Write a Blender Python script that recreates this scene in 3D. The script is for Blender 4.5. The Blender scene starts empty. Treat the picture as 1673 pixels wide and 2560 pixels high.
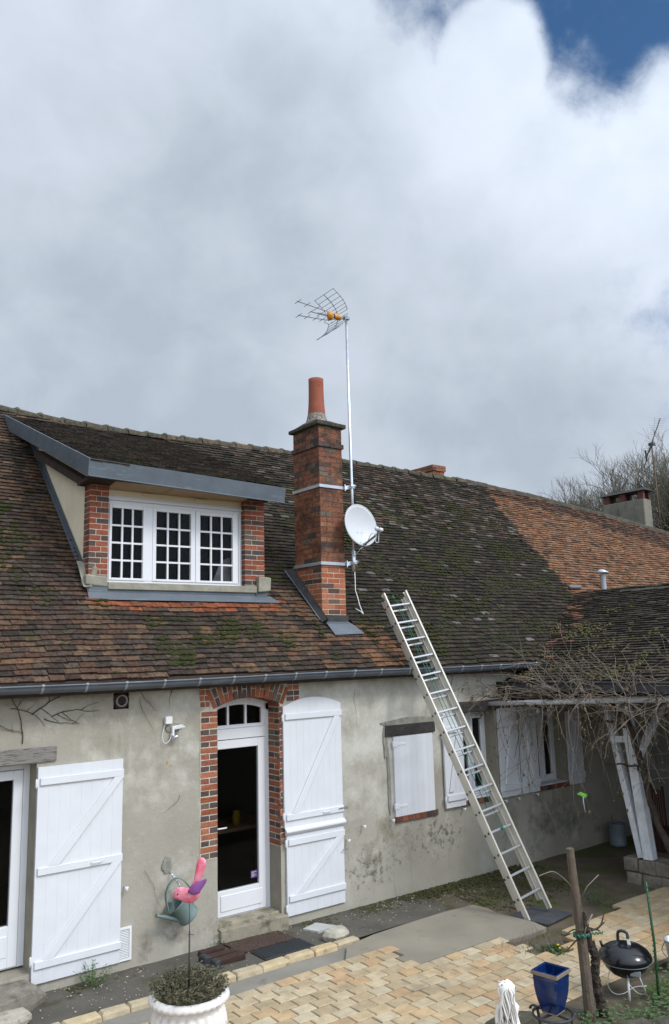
import bpy, math, random
from mathutils import Vector, Matrix, noise
R = math.radians
random.seed(7)
S = bpy.context.scene

# ------------------------------------------------------------------ camera
YAW, PITCH, ROLL = 0.6487239, 0.16912336, -0.02595474
fw = Vector((math.sin(YAW)*math.cos(PITCH), math.cos(YAW)*math.cos(PITCH), math.sin(PITCH)))
r0 = Vector((math.cos(YAW), -math.sin(YAW), 0)); u0 = r0.cross(fw)
rt = r0*math.cos(ROLL) + u0*math.sin(ROLL); up = -r0*math.sin(ROLL) + u0*math.cos(ROLL)
cd = bpy.data.cameras.new("camera"); cam = bpy.data.objects.new("camera", cd)
S.collection.objects.link(cam); S.camera = cam
M = Matrix((rt, up, -fw)).transposed().to_4x4(); M.translation = Vector((0, -8.3052, 3.1))
cam.matrix_world = M
cd.sensor_fit = 'HORIZONTAL'; cd.sensor_width = 36; cd.lens = 36*2017.68/1673
cd.clip_start = 0.05; cd.clip_end = 3000

# ------------------------------------------------------------------ sun, sky and clouds
SUN = Vector((0.25, -0.72, 0.80)).normalized()      # direction towards the sun
sun_el = math.asin(SUN.z); sun_az = math.atan2(SUN.x, SUN.y)
ld = bpy.data.lights.new("sun", 'SUN'); ld.energy = 1.5; ld.angle = R(14); ld.color = (1.0, 0.97, 0.92)
lo = bpy.data.objects.new("sun", ld); S.collection.objects.link(lo)
lo.rotation_euler = (-SUN).to_track_quat('-Z', 'Y').to_euler()

W = bpy.data.worlds.new("World"); S.world = W; W.use_nodes = True
nt = W.node_tree; N = nt.nodes; Lk = nt.links; N.clear()
def nd(t, **k):
    n = N.new(t)
    for a, b in k.items(): setattr(n, a, b)
    return n
def mth(op, a, b=None, c=None, clamp=False):
    n = N.new('ShaderNodeMath'); n.operation = op; n.use_clamp = clamp
    for i, v in enumerate((a, b, c)):
        if v is None: continue
        if isinstance(v, (int, float)): n.inputs[i].default_value = v
        else: Lk.new(v, n.inputs[i])
    return n.outputs[0]
def vdot(vec, d):
    n = N.new('ShaderNodeVectorMath'); n.operation = 'DOT_PRODUCT'
    Lk.new(vec, n.inputs[0]); n.inputs[1].default_value = d
    return n.outputs['Value']
tc = nd('ShaderNodeTexCoord'); DIR = tc.outputs['Generated']
sky = nd('ShaderNodeTexSky', sky_type='NISHITA', sun_disc=False)
sky.sun_elevation = sun_el; sky.sun_rotation = sun_az; sky.air_density = 1.0; sky.dust_density = 0.3; sky.ozone_density = 2.0
bg1 = nd('ShaderNodeBackground'); bg1.inputs[1].default_value = 0.088
hsv = nd('ShaderNodeHueSaturation'); hsv.inputs['Saturation'].default_value = 1.22; Lk.new(sky.outputs[0], hsv.inputs['Color']); Lk.new(hsv.outputs[0], bg1.inputs[0])
# cloud layer: the view direction is laid out on a plane of constant height, so clouds shrink towards the horizon
sep = nd('ShaderNodeSeparateXYZ'); Lk.new(DIR, sep.inputs[0])
zc = mth('MAXIMUM', sep.outputs[2], 0.0); zz = mth('ADD', zc, 0.42)
cx = mth('DIVIDE', sep.outputs[0], zz); cy = mth('DIVIDE', sep.outputs[1], zz)
cmb = nd('ShaderNodeCombineXYZ'); Lk.new(cx, cmb.inputs[0]); Lk.new(cy, cmb.inputs[1]); cmb.inputs[2].default_value = 0.35
def nz(scale, detail=6, rough=0.5, dist=0.0, src=None, off=(0, 0, 0)):
    mp = nd('ShaderNodeMapping'); Lk.new(src or cmb.outputs[0], mp.inputs[0]); mp.inputs['Location'].default_value = off
    n = nd('ShaderNodeTexNoise'); n.inputs['Scale'].default_value = scale; n.inputs['Detail'].default_value = detail
    n.inputs['Roughness'].default_value = rough; n.inputs['Distortion'].default_value = dist
    Lk.new(mp.outputs[0], n.inputs['Vector']); return n.outputs['Fac']
def noise_dir(scale, detail, rough, dist=0.0, off=(0, 0, 0), stretch=(1, 1, 1)):
    mp = nd('ShaderNodeMapping'); Lk.new(DIR, mp.inputs[0]); mp.inputs['Location'].default_value = off; mp.inputs['Scale'].default_value = stretch
    n = nd('ShaderNodeTexNoise'); n.inputs['Scale'].default_value = scale; n.inputs['Detail'].default_value = detail
    n.inputs['Roughness'].default_value = rough; n.inputs['Distortion'].default_value = dist
    Lk.new(mp.outputs[0], n.inputs['Vector']); return mth('SUBTRACT', n.outputs['Fac'], 0.5)
def blob(d, deg, soft=1.0):
    # 1 at direction d, 0 at deg degrees away, negative beyond
    c0 = math.cos(R(deg)); return mth('MULTIPLY', mth('SUBTRACT', vdot(DIR, tuple(Vector(d).normalized())), c0), soft/(1-c0))
big = noise_dir(2.6, 2, 0.5, 0.0, (2.3, 0.4, 0), (1, 1, 1.6)); mid = noise_dir(6.0, 5, 0.50, 0.25, (5, 1, 0), (1, 1, 1.5)); fine = noise_dir(15.0, 6, 0.55, 0.3, (0, 3, 0))
edge = noise_dir(9.5, 9, 0.62, 0.2, (1.2, 0, 0))
# holes in the cloud cover, where the blue shows
h1 = blob((0.6463, 0.4227, 0.6353), 3.9, 1.1); h2 = blob((0.6823, 0.3881, 0.6195), 5.0, 1.2); h5 = blob((0.6267, 0.3519, 0.7), 8.6, 1.3)
h3 = blob((0.5413, 0.5124, 0.6686), 3.4, .62); h4 = blob((0.835, 0.445, 0.3342), 2.2, .05)
tower = blob((0.6072, 0.4996, 0.6178), 3.6, 1.2); tower2 = blob((0.7248, 0.3835, 0.5724), 2.2, .8)
hm = mth('MAXIMUM', mth('MAXIMUM', mth('MAXIMUM', h1, h2), h5), mth('MAXIMUM', h3, mth('SUBTRACT', h4, 0.12)))
hm = mth('MAXIMUM', hm, -1.0)
hm = mth('SUBTRACT', hm, mth('MULTIPLY', mth('MAXIMUM', tower, 0.0), 1.4))
hm = mth('SUBTRACT', hm, mth('MULTIPLY', mth('MAXIMUM', tower2, 0.0), 0.8))
bl = mth('ADD', mth('ADD', hm, mth('MULTIPLY', edge, 2.0)), mth('MULTIPLY', noise_dir(28, 8, .65, .4, (0, 0, 5)), 0.9))
bm = nd('ShaderNodeMapRange'); bm.interpolation_type = 'SMOOTHERSTEP'; bm.inputs[1].default_value = -0.45; bm.inputs[2].default_value = 1.15; Lk.new(bl, bm.inputs[0]); blue = bm.outputs[0]
# brightness of the cloud: darker belts, sunlit swellings nearer the holes
t = mth('ADD', mth('MULTIPLY', big, 0.55), mth('MULTIPLY', mid, 0.58))
t = mth('ADD', t, mth('MULTIPLY', fine, 0.34))
for d_, deg, k_ in (((0.6702, 0.5254, 0.5242), 13, .15), ((0.5643, 0.6048, 0.5619), 8, .07), ((0.1992, 0.7673, 0.6096), 12, .33), ((0.75, 0.52, 0.40), 14, .12), ((0.6072, 0.4996, 0.6178), 5, .05),
                    ((0.3462, 0.8644, 0.3645), 17, -.15), ((0.7226, 0.6183, 0.3091), 10, -.13), ((0.5387, 0.6857, 0.4895), 7, -.10), ((0.25, 0.83, 0.48), 9, -.05)):
    t = mth('ADD', t, mth('MULTIPLY', mth('MAXIMUM', blob(d_, deg), 0.0), k_))
t = mth('ADD', t, 0.5)
ramp = nd('ShaderNodeValToRGB'); Lk.new(t, ramp.inputs[0])
e = ramp.color_ramp.elements; e[0].position = 0.30; e[0].color = (0.38, 0.435, 0.51, 1); e[1].position = 0.80; e[1].color = (0.565, 0.62, 0.715, 1)
m_ = ramp.color_ramp.elements.new(0.52); m_.color = (0.47, 0.525, 0.605, 1)
# added glow: unseen cloud round the hidden sun, behind the camera, brightens the facade
glow = mth('POWER', mth('MAXIMUM', vdot(DIR, tuple(SUN)), 0.0), 1.6)
gs = mth('ADD', mth('MULTIPLY', glow, 2.5), 1.0)
bg2 = nd('ShaderNodeBackground'); Lk.new(ramp.outputs[0], bg2.inputs[0]); Lk.new(gs, bg2.inputs[1])
mx = nd('ShaderNodeMixShader'); Lk.new(blue, mx.inputs[0]); Lk.new(bg2.outputs[0], mx.inputs[1]); Lk.new(bg1.outputs[0], mx.inputs[2])
ow = nd('ShaderNodeOutputWorld'); Lk.new(mx.outputs[0], ow.inputs[0])
S.view_settings.view_transform = 'Standard'; S.view_settings.look = 'None'
S.view_settings.exposure = 0.30; S.view_settings.gamma = 1.0
try:
    S.cycles.use_denoising = True; S.cycles.max_bounces = 6; S.cycles.transparent_max_bounces = 12
except Exception: pass

# ------------------------------------------------------------------ materials
def mat(name, col=(0.5, 0.5, 0.5), rough=0.7, metal=0.0, var=0.0, vscale=8.0, col2=None, bump=0.0, bscale=30.0, attr=None,
        spots=None, streak=None, spec=0.5, zones=()):
    """principled material: base colour (or colour attribute) broken up by noise; spots=(colour, scale, lo, hi) adds patches"""
    m = bpy.data.materials.new(name); m.use_nodes = True; t = m.node_tree; n = t.nodes; l = t.links
    b = n['Principled BSDF']; b.inputs['Roughness'].default_value = rough; b.inputs['Metallic'].default_value = metal
    b.inputs['Specular IOR Level'].default_value = spec
    tcn = n.new('ShaderNodeTexCoord'); P = tcn.outputs['Object']
    def noi(scale, detail=5, rg=0.55, stretch=None):
        q = n.new('ShaderNodeTexNoise'); q.inputs['Scale'].default_value = scale; q.inputs['Detail'].default_value = detail
        q.inputs['Roughness'].default_value = rg
        if stretch:
            mp = n.new('ShaderNodeMapping'); mp.inputs['Scale'].default_value = stretch; l.new(P, mp.inputs[0]); l.new(mp.outputs[0], q.inputs['Vector'])
        else: l.new(P, q.inputs['Vector'])
        return q.outputs['Fac']
    def rng(f, a, c):
        q = n.new('ShaderNodeMapRange'); q.inputs[1].default_value = a; q.inputs[2].default_value = c; l.new(f, q.inputs[0]); return q.outputs[0]
    def mixc(f, A, B):
        q = n.new('ShaderNodeMix'); q.data_type = 'RGBA'
        if isinstance(f, float): q.inputs[0].default_value = f
        else: l.new(f, q.inputs[0])
        for s_, v in ((q.inputs[6], A), (q.inputs[7], B)):
            if isinstance(v, tuple): s_.default_value = (*v[:3], 1)
            else: l.new(v, s_)
        return q.outputs[2]
    c = tuple(col)
    if attr:
        a = n.new('ShaderNodeAttribute'); a.attribute_name = 'tint'; c = a.outputs['Color']
    if var > 0 or col2:
        f = rng(noi(vscale), 0.32, 0.68)
        if col2: c = mixc(f, c, tuple(col2))
        else:
            hs = n.new('ShaderNodeHueSaturation'); 
            mm = n.new('ShaderNodeMapRange'); mm.inputs[3].default_value = 1-var; mm.inputs[4].default_value = 1+var; l.new(f, mm.inputs[0])
            l.new(mm.outputs[0], hs.inputs['Value'])
            if isinstance(c, tuple): hs.inputs['Color'].default_value = (*c, 1)
            else: l.new(c, hs.inputs['Color'])
            c = hs.outputs[0]
    for sp in (spots or []):
        f = rng(noi(sp[1], sp[4] if len(sp) > 4 else 6, 0.6, sp[5] if len(sp) > 5 else None), sp[2], sp[3]); c = mixc(f, c, sp[0])
    for (zc_, sc_, lo_, hi_, cx_, cz_, rx_, rz_, k_) in zones:      # stains and other tones, each kept to one stretch of the wall
        mp = n.new('ShaderNodeMapping'); mp.inputs['Location'].default_value = (-cx_/rx_, 0, -cz_/rz_); mp.inputs['Scale'].default_value = (1/rx_, 0, 1/rz_); l.new(P, mp.inputs[0])
        ln_ = n.new('ShaderNodeVectorMath'); ln_.operation = 'LENGTH'; l.new(mp.outputs[0], ln_.inputs[0])
        m1 = n.new('ShaderNodeMapRange'); m1.inputs[1].default_value = 1.0; m1.inputs[2].default_value = 0.0; m1.inputs[3].default_value = -k_; m1.inputs[4].default_value = 0; l.new(ln_.outputs['Value'], m1.inputs[0]); m1.clamp = False
        ad = n.new('ShaderNodeMath'); ad.operation = 'ADD'; l.new(noi(sc_, 8, .68), ad.inputs[0]); l.new(m1.outputs[0], ad.inputs[1]); c = mixc(rng(ad.outputs[0], lo_, hi_), c, zc_)
    if isinstance(c, tuple): b.inputs['Base Color'].default_value = (*c, 1)
    else: l.new(c, b.inputs['Base Color'])
    if bump > 0:
        bp = n.new('ShaderNodeBump'); bp.inputs['Strength'].default_value = bump; bp.inputs['Distance'].default_value = 0.02
        l.new(noi(bscale, 8, 0.65), bp.inputs['Height']); l.new(bp.outputs[0], b.inputs['Normal'])
    return m
MT = {}
MT['white'] = mat('white_paint', (0.68, 0.69, 0.715), 0.45, var=0.025, vscale=3, bump=0.05, bscale=60, spots=[((0.62, 0.62, 0.60), 5, 0.66, 0.95)])
MT['white_shutter'] = mat('white_shutter_paint', (0.63, 0.64, 0.665), 0.5, var=0.03, vscale=4, bump=0.06, bscale=90, spots=[((0.58, 0.58, 0.56), 2.2, 0.62, 0.9, 8, (6, 6, 1.2)), ((.36, .35, .31), 30, .72, .80, 4)])
MT['pvc'] = mat('white_pvc', (0.69, 0.69, 0.71), 0.3, var=.02, vscale=3)
MT['oldwhite'] = mat('weathered_white_timber', (0.66, 0.68, 0.71), 0.75, var=0.12, vscale=9, spots=[((0.27, 0.28, 0.27), 14, 0.6, 0.78, 6, (4, 4, 0.7))], bump=0.3, bscale=40)
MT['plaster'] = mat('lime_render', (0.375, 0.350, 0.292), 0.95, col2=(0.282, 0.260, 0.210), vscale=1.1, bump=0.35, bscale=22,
    spots=[((0.215, 0.195, 0.150), 3.0, 0.57, 0.80, 8, (2.6, 2.6, 0.40)), ((0.44, 0.42, 0.365), 2.1, 0.56, 0.75), ((0.20, 0.195, 0.165), 5.0, 0.62, 0.80), ((0.52, 0.51, 0.47), 42, 0.71, 0.75, 2), ((0.13, 0.125, 0.10), 30, 0.70, 0.76, 3)],
    zones=[((.52, .505, .45), 2.0, .30, .55, 7.0, 2.25, 2.0, .8, .12), ((.50, .47, .40), 3.0, .35, .6, 3.3, 1.9, .7, .7, .2), ((.10, .10, .09), 11, .42, .56, 6.75, .42, .75, .42, .22), ((.10, .105, .09), 11, .43, .56, 7.9, .62, .95, .40, .22),
           ((.20, .175, .12), 3.5, .40, .60, 6.9, .75, .8, .5, .2), ((.30, .21, .09), 7, .47, .54, 3.98, 1.88, .26, .22, .3), ((.13, .125, .11), 5, .38, .6, 7.8, 2.76, 2.2, .10, .25), ((.17, .15, .11), 5, .40, .62, 4.0, .18, 1.2, .25, .25),  # darker bands along the wall top, here and in the next line
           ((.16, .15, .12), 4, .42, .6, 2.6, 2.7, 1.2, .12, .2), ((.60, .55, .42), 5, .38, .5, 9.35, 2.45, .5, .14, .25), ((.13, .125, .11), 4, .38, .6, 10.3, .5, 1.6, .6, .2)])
MT['cream'] = mat('cream_render', (0.80, 0.69, 0.51), 0.9, var=0.07, vscale=2.5, bump=0.12, bscale=25, spots=[((0.60, 0.52, 0.37), 3, 0.62, 0.85, 6, (2, 2, 0.6))])
MT['patch'] = mat('cement_patch', (0.245, 0.235, 0.20), 0.95, var=0.2, vscale=14, bump=0.5, bscale=40)
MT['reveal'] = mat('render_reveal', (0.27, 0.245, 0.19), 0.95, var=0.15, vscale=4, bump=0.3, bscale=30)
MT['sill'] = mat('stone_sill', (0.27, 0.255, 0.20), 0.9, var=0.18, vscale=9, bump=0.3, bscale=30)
MT['tile'] = mat('clay_tile', rough=1.0, attr=True, var=0.34, vscale=22, bump=0.8, bscale=45, spec=0.04,
    spots=[((0.28, 0.26, 0.22), 11, 0.68, 0.76, 7), ((0.024, 0.022, 0.018), 13, 0.55, 0.70, 6), ((.040, .046, .018), 2.3, .60, .72, 8)])
MT['moss'] = mat('roof_moss', (0.032, 0.042, 0.013), 1.0, col2=(0.052, 0.050, 0.022), vscale=5, bump=0.6, bscale=80, spec=0.1)
MT['crest'] = mat('mossy_mortar', (.115, .105, .07), 1.0, col2=(.06, .065, .03), vscale=15, bump=.7, bscale=40)
MT['deck'] = mat('roof_boards', (0.02, 0.017, 0.014), 0.95)
MT['brick'] = mat('old_brick', rough=0.92, attr=True, var=0.20, vscale=30, bump=0.5, bscale=60, spec=0.25, spots=[((0.05, 0.04, 0.033), 22, 0.66, 0.76)])
MT['brick_sooty'] = mat('sooty_brick', rough=0.92, attr=True, var=0.25, vscale=22, bump=0.6, bscale=50, spec=0.2,
    spots=[((0.045, 0.032, 0.026), 3.5, 0.50, 0.72), ((0.028, 0.024, 0.022), 14, 0.56, 0.70), ((0.17, 0.13, 0.05), 20, 0.70, 0.78)],
    zones=[((.03, .026, .024), 6, .40, .62, 6.6, 6.1, .5, .35, .2), ((.035, .028, .025), 6, .42, .62, 6.83, 4.6, .10, .35, .25)])
MT['mortar'] = mat('pale_mortar', (0.50, 0.45, 0.36), 0.95, var=0.15, vscale=20, bump=0.4, bscale=60)
MT['mortar_dark'] = mat('sooty_mortar', (0.10, 0.085, 0.065), 0.95, var=0.3, vscale=9, bump=0.4, bscale=60, spots=[((0.25, 0.22, 0.17), 4, 0.55, 0.7)])
MT['terracotta'] = mat('terracotta', (0.27, 0.078, 0.042), 0.85, var=0.14, vscale=6, bump=0.2, bscale=40, spots=[((0.12, 0.07, 0.05), 13, 0.62, 0.8)])
MT['lime'] = mat('flaking_mortar', (0.30, 0.26, 0.22), 0.95, col2=(0.12, 0.09, 0.07), vscale=22, bump=0.7, bscale=50, spots=[((0.6, 0.58, 0.55), 18, 0.6, 0.66)])
MT['zinc'] = mat('zinc', (0.098, 0.116, 0.135), 0.6, metal=0.2, var=0.14, vscale=4, bump=0.06, bscale=20, spots=[((0.22, 0.25, 0.28), 3.5, 0.6, 0.9, 5, (1, 1, 5))])
MT['zinc_light'] = mat('new_zinc', (0.42, 0.46, 0.51), 0.45, metal=0.5, var=0.1, vscale=6)
MT['bracket'] = mat('bracket_zinc', (.26, .285, .31), .6, metal=.2)
MT['lead'] = mat('lichened_mortar_flashing', (0.042, 0.041, 0.040), 0.95, var=0.25, vscale=9, bump=0.4, bscale=50, spots=[((0.5, 0.5, 0.47), 30, 0.70, 0.74)])
MT['galv'] = mat('galvanised_steel', (0.62, 0.65, 0.69), 0.32, metal=0.85, var=0.1, vscale=12)
MT['aerial'] = mat('aerial_alloy', (0.27, 0.30, 0.34), 0.55, metal=0.2)
MT['alu'] = mat('aluminium', (0.62, 0.59, 0.52), 0.42, metal=0.45, var=0.07, vscale=5)
MT['alu_rung'] = mat('aluminium_rung', (0.42, 0.43, 0.45), 0.4, metal=0.6, var=0.08, vscale=12)
MT['dish'] = mat('dish_grey', (0.50, 0.51, 0.53), 0.5, var=.03, vscale=4)
MT['orange_pl'] = mat('orange_plastic', (0.70, 0.30, 0.03), 0.5, var=0.2, vscale=30)
MT['plastic_w'] = mat('white_plastic', (0.72, 0.72, 0.72), 0.4)
MT['plastic_g'] = mat('grey_plastic', (0.22, 0.23, 0.24), 0.5)
MT['black'] = mat('black_plastic', (0.015, 0.015, 0.016), 0.5)
MT['rope'] = mat('green_rope', (0.015, 0.13, 0.09), 0.7)
MT['greenpl'] = mat('green_plastic', (0.008, 0.12, 0.08), 0.35)
MT['limegreen'] = mat('lime_plastic', (0.25, 0.75, 0.08), 0.4)
MT['oak'] = mat('weathered_oak', (0.21, 0.195, 0.175), 0.9, bump=0.5, bscale=30, spots=[((0.07, 0.062, 0.055), 7, 0.5, 0.66, 8, (1.5, 9, 16))])
MT['oakdark'] = mat('dark_stained_beam', (0.028, 0.024, 0.023), 0.85, bump=0.5, bscale=30, spots=[((0.065, 0.055, 0.05), 7, 0.5, 0.7, 8, (1.5, 9, 14))])
MT['soffit'] = mat('dark_soffit_boards', (0.045, 0.028, 0.02), 0.9, var=0.3, vscale=8)
MT['wood'] = mat('pine_trim', (0.42, 0.30, 0.19), 0.7, var=0.12, vscale=7)
MT['interior'] = mat('interior_wall', (0.22, 0.195, 0.17), 0.95)
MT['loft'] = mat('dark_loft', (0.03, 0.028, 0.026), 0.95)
MT['furn'] = mat('kitchen_wood', (0.30, 0.19, 0.10), 0.7, var=0.3, vscale=6)
MT['curtain'] = mat('net_curtain', (0.35, 0.33, 0.33), 0.9, var=0.3, vscale=7)
MT['yellow'] = mat('yellow_ceramic', (0.5, 0.33, 0.03), 0.4)
MT['teal'] = mat('teal_plastic', (0.05, 0.28, 0.32), 0.4)
MT['asphalt'] = mat('old_asphalt', (0.080, 0.073, 0.060), 0.95, col2=(0.115, 0.103, 0.083), vscale=3.0, bump=0.8, bscale=60,
    spots=[((0.050, 0.048, 0.020), 2.4, 0.55, 0.66, 8), ((0.07, 0.05, 0.035), 6, .6, .7), ((0.20, 0.18, 0.14), 34, 0.70, 0.76, 3)])
MT['soil'] = mat('damp_soil', (0.135, 0.105, 0.072), 1.0, col2=(0.080, 0.062, 0.042), vscale=4.0, bump=0.9, bscale=45,
    spots=[((0.070, 0.078, 0.018), 1.9, 0.47, 0.58, 8), ((0.11, 0.085, 0.06), 20, 0.62, 0.75), ((0.40, 0.36, 0.28), 38, 0.735, 0.76, 2)])
MT['mossy'] = mat('ground_moss', (0.055, 0.070, 0.014), 1.0, col2=(0.075, 0.062, 0.024), vscale=9, bump=1.0, bscale=70)
MT['concrete'] = mat('path_concrete', (0.21, 0.195, 0.165), 0.95, var=0.14, vscale=2.2, bump=0.35, bscale=50, spots=[((0.12, 0.11, 0.095), 3.2, 0.58, 0.75), ((0.30, 0.29, 0.26), 40, 0.7, 0.76, 3)])
MT['slabmat'] = mat('smooth_screed', (0.225, 0.20, 0.155), 0.95, var=0.12, vscale=1.8, bump=0.3, bscale=40, spots=[((0.15, 0.135, 0.11), 4, 0.6, 0.8), ((0.33, 0.31, 0.27), 46, 0.72, 0.77, 2)])
MT['joint'] = mat('sandy_joint', (0.12, 0.10, 0.068), 1.0, col2=(0.045, 0.038, 0.022), vscale=6, bump=0.5, bscale=60)
MT['paver'] = mat('sandstone_paver', rough=0.9, attr=True, var=0.14, vscale=11, bump=0.4, bscale=45, spec=0.3, spots=[((0.25, 0.205, 0.14), 4, 0.56, 0.82, 8), ((.16, .13, .08), 1.6, .60, .80, 8), ((.12, .10, .06), 30, .68, .75, 4)])
MT['kerb'] = mat('sandstone_kerb', rough=0.92, attr=True, var=0.12, vscale=10, bump=0.6, bscale=25, spec=0.3, spots=[((0.16, 0.13, 0.08), 9, 0.6, 0.75)])
MT['step'] = mat('mossy_step_stone', (0.28, 0.25, 0.185), 0.95, var=0.18, vscale=5, bump=0.5, bscale=30, spots=[((0.10, 0.09, 0.06), 7, 0.52, 0.68, 7, (1, 1, 0.6)), ((0.12, 0.12, 0.04), 4, 0.62, 0.75)])
MT['rock'] = mat('field_stone', (0.20, 0.18, 0.145), 0.95, var=0.25, vscale=7, bump=0.9, bscale=18, spots=[((0.08, 0.075, 0.05), 5, 0.55, 0.7)])
MT['rockpale'] = mat('limestone_block', (0.40, 0.37, 0.30), 0.95, var=0.15, vscale=9, bump=0.9, bscale=20, spots=[((0.22, 0.20, 0.15), 8, 0.58, 0.72)])
MT['mosswall'] = mat('mossy_wall_stone', (0.10, 0.09, 0.075), 1.0, col2=(0.045, 0.045, 0.018), vscale=6, bump=1.0, bscale=25, spots=[((0.30, 0.29, 0.25), 16, 0.62, 0.70), ((0.16, 0.08, 0.025), 7, 0.64, 0.72)])
MT['coir'] = mat('brown_coir_mat', (0.075, 0.045, 0.033), 1.0, var=0.3, vscale=30, bump=1.0, bscale=90, spots=[((0.28, 0.22, 0.17), 40, 0.70, 0.75, 2)])
MT['rubber'] = mat('black_rubber', (0.028, 0.032, 0.036), 0.7, var=0.15, vscale=20, bump=0.3, bscale=70)
MT['rubbergrey'] = mat('dusty_rubber', (0.05, 0.052, 0.058), 0.85, var=0.25, vscale=9, bump=0.5, bscale=60)
MT['rust'] = mat('rusty_iron', (0.055, 0.022, 0.012), 0.9, col2=(0.025, 0.015, 0.012), vscale=18, bump=0.5, bscale=60)
MT['iron'] = mat('wrought_iron', (0.045, 0.047, 0.052), 0.6, metal=0.3, var=0.2, vscale=20)
MT['cangreen'] = mat('grey_green_can', (0.135, 0.19, 0.18), 0.6, metal=0.1, var=0.12, vscale=7, spots=[((0.09, 0.11, 0.10), 9, 0.6, 0.75)])
MT['pink'] = mat('pink_enamel', (0.60, 0.055, 0.11), 0.45, col2=(0.78, 0.33, 0.42), vscale=16)
MT['purple'] = mat('purple_enamel', (0.15, 0.045, 0.20), 0.45, col2=(0.24, 0.08, 0.28), vscale=18)
MT['urn'] = mat('white_urn', (0.70, 0.66, 0.62), 0.75, var=0.06, vscale=8, bump=0.3, bscale=50, spots=[((0.36, 0.28, 0.22), 7, 0.60, 0.80, 8)])
MT['statue'] = mat('white_statue', (0.76, 0.74, 0.70), 0.6, var=0.05, vscale=10, bump=0.2, bscale=30, spots=[((0.035, 0.032, 0.03), 13, 0.60, 0.64, 4, (3.2, 3.2, 0.45))])
MT['blueglaze'] = mat('blue_glaze', (0.003, 0.011, 0.06), 0.12, col2=(0.004, 0.022, 0.11), vscale=14, spots=[((0.05, 0.09, 0.20), 12, 0.60, 0.8, 6, (2, 2, 0.6))])
MT['potedge'] = mat('bare_clay_rim', (0.21, 0.16, 0.11), 0.7, var=0.15, vscale=20)
MT['enamel'] = mat('black_enamel', (0.008, 0.008, 0.010), 0.18, spots=[((0.05, 0.048, 0.045), 6, 0.62, 0.82)])
MT['leg'] = mat('bare_aluminium', (0.72, 0.72, 0.72), 0.35, metal=0.3)
MT['stake'] = mat('weathered_stake', (0.125, 0.095, 0.07), 0.95, var=0.2, vscale=6, bump=0.8, bscale=35, spots=[((0.045, 0.034, 0.026), 8, 0.52, 0.66, 8, (7, 7, 0.6))])
MT['bark'] = mat('vine_bark', (0.070, 0.052, 0.038), 1.0, col2=(0.035, 0.026, 0.019), vscale=12, bump=0.9, bscale=40, spots=[((0.13, 0.12, 0.05), 10, 0.62, 0.72)])
MT['shoot'] = mat('vine_shoot', (0.24, 0.195, 0.155), 0.9, col2=(0.15, 0.115, 0.09), vscale=4)
MT['bud'] = mat('dry_leaf', (0.19, 0.135, 0.07), 0.9, col2=(0.11, 0.10, 0.045), vscale=9)
MT['treebark'] = mat('grey_tree_bark', (0.15, 0.128, 0.105), 0.95, col2=(0.11, 0.108, 0.065), vscale=1.0)
MT['leafdk'] = mat('herb_leaf', (0.070, 0.088, 0.040), 0.8, col2=(0.12, 0.09, 0.055), vscale=14)
MT['leafgr'] = mat('green_leaf', (0.055, 0.115, 0.030), 0.7, col2=(0.085, 0.14, 0.045), vscale=12)
MT['leafgrey'] = mat('grey_green_leaf', (0.085, 0.115, 0.06), 0.8, col2=(0.05, 0.075, 0.035), vscale=12)
MT['dandelion'] = mat('yellow_petal', (0.75, 0.55, 0.03), 0.7)
MT['redchair'] = mat('dark_red_slats', (0.075, 0.022, 0.015), 0.6, var=0.2, vscale=9)
MT['red'] = mat('red_cloth', (0.10, 0.006, 0.008), 0.8)
MT['bulb'] = mat('white_bulb', (0.75, 0.75, 0.74), 0.3)
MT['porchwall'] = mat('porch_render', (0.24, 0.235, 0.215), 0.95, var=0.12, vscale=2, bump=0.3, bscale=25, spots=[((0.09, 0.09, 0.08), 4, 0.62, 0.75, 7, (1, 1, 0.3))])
MT['stack'] = mat('cement_render', (0.235, 0.215, 0.165), 0.95, col2=(0.15, 0.14, 0.115), vscale=2.5, bump=0.4, bscale=20, spots=[((0.055, 0.055, 0.035), 3, 0.56, 0.7, 8, (1.3, 1.3, 0.6))])
MT['earth'] = mat('rough_grass', (0.055, 0.065, 0.025), 1.0, col2=(0.08, 0.07, 0.035), vscale=0.5, bump=0.5, bscale=10)
MT['sticker'] = mat('purple_sticker', (0.09, 0.04, 0.17), 0.5)
def glass(name, tint=0.62, refl=0.16):
    m = bpy.data.materials.new(name); m.use_nodes = True; t_ = m.node_tree; t_.nodes.clear(); n = t_.nodes
    o = n.new('ShaderNodeOutputMaterial'); mx_ = n.new('ShaderNodeMixShader'); tr = n.new('ShaderNodeBsdfTransparent'); gl = n.new('ShaderNodeBsdfGlossy')
    tr.inputs[0].default_value = (tint, tint, tint, 1); gl.inputs['Roughness'].default_value = 0.02; gl.inputs[0].default_value = (0.8, 0.85, 0.9, 1)
    fr = n.new('ShaderNodeFresnel'); fr.inputs[0].default_value = 1.5
    mm = n.new('ShaderNodeMath'); mm.operation = 'MULTIPLY'; mm.inputs[1].default_value = refl; t_.links.new(fr.outputs[0], mm.inputs[0])
    t_.links.new(mm.outputs[0], mx_.inputs[0]); t_.links.new(tr.outputs[0], mx_.inputs[1]); t_.links.new(gl.outputs[0], mx_.inputs[2]); t_.links.new(mx_.outputs[0], o.inputs[0])
    return m
MT['glass'] = glass('window_glass', 0.8, 0.13)

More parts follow.
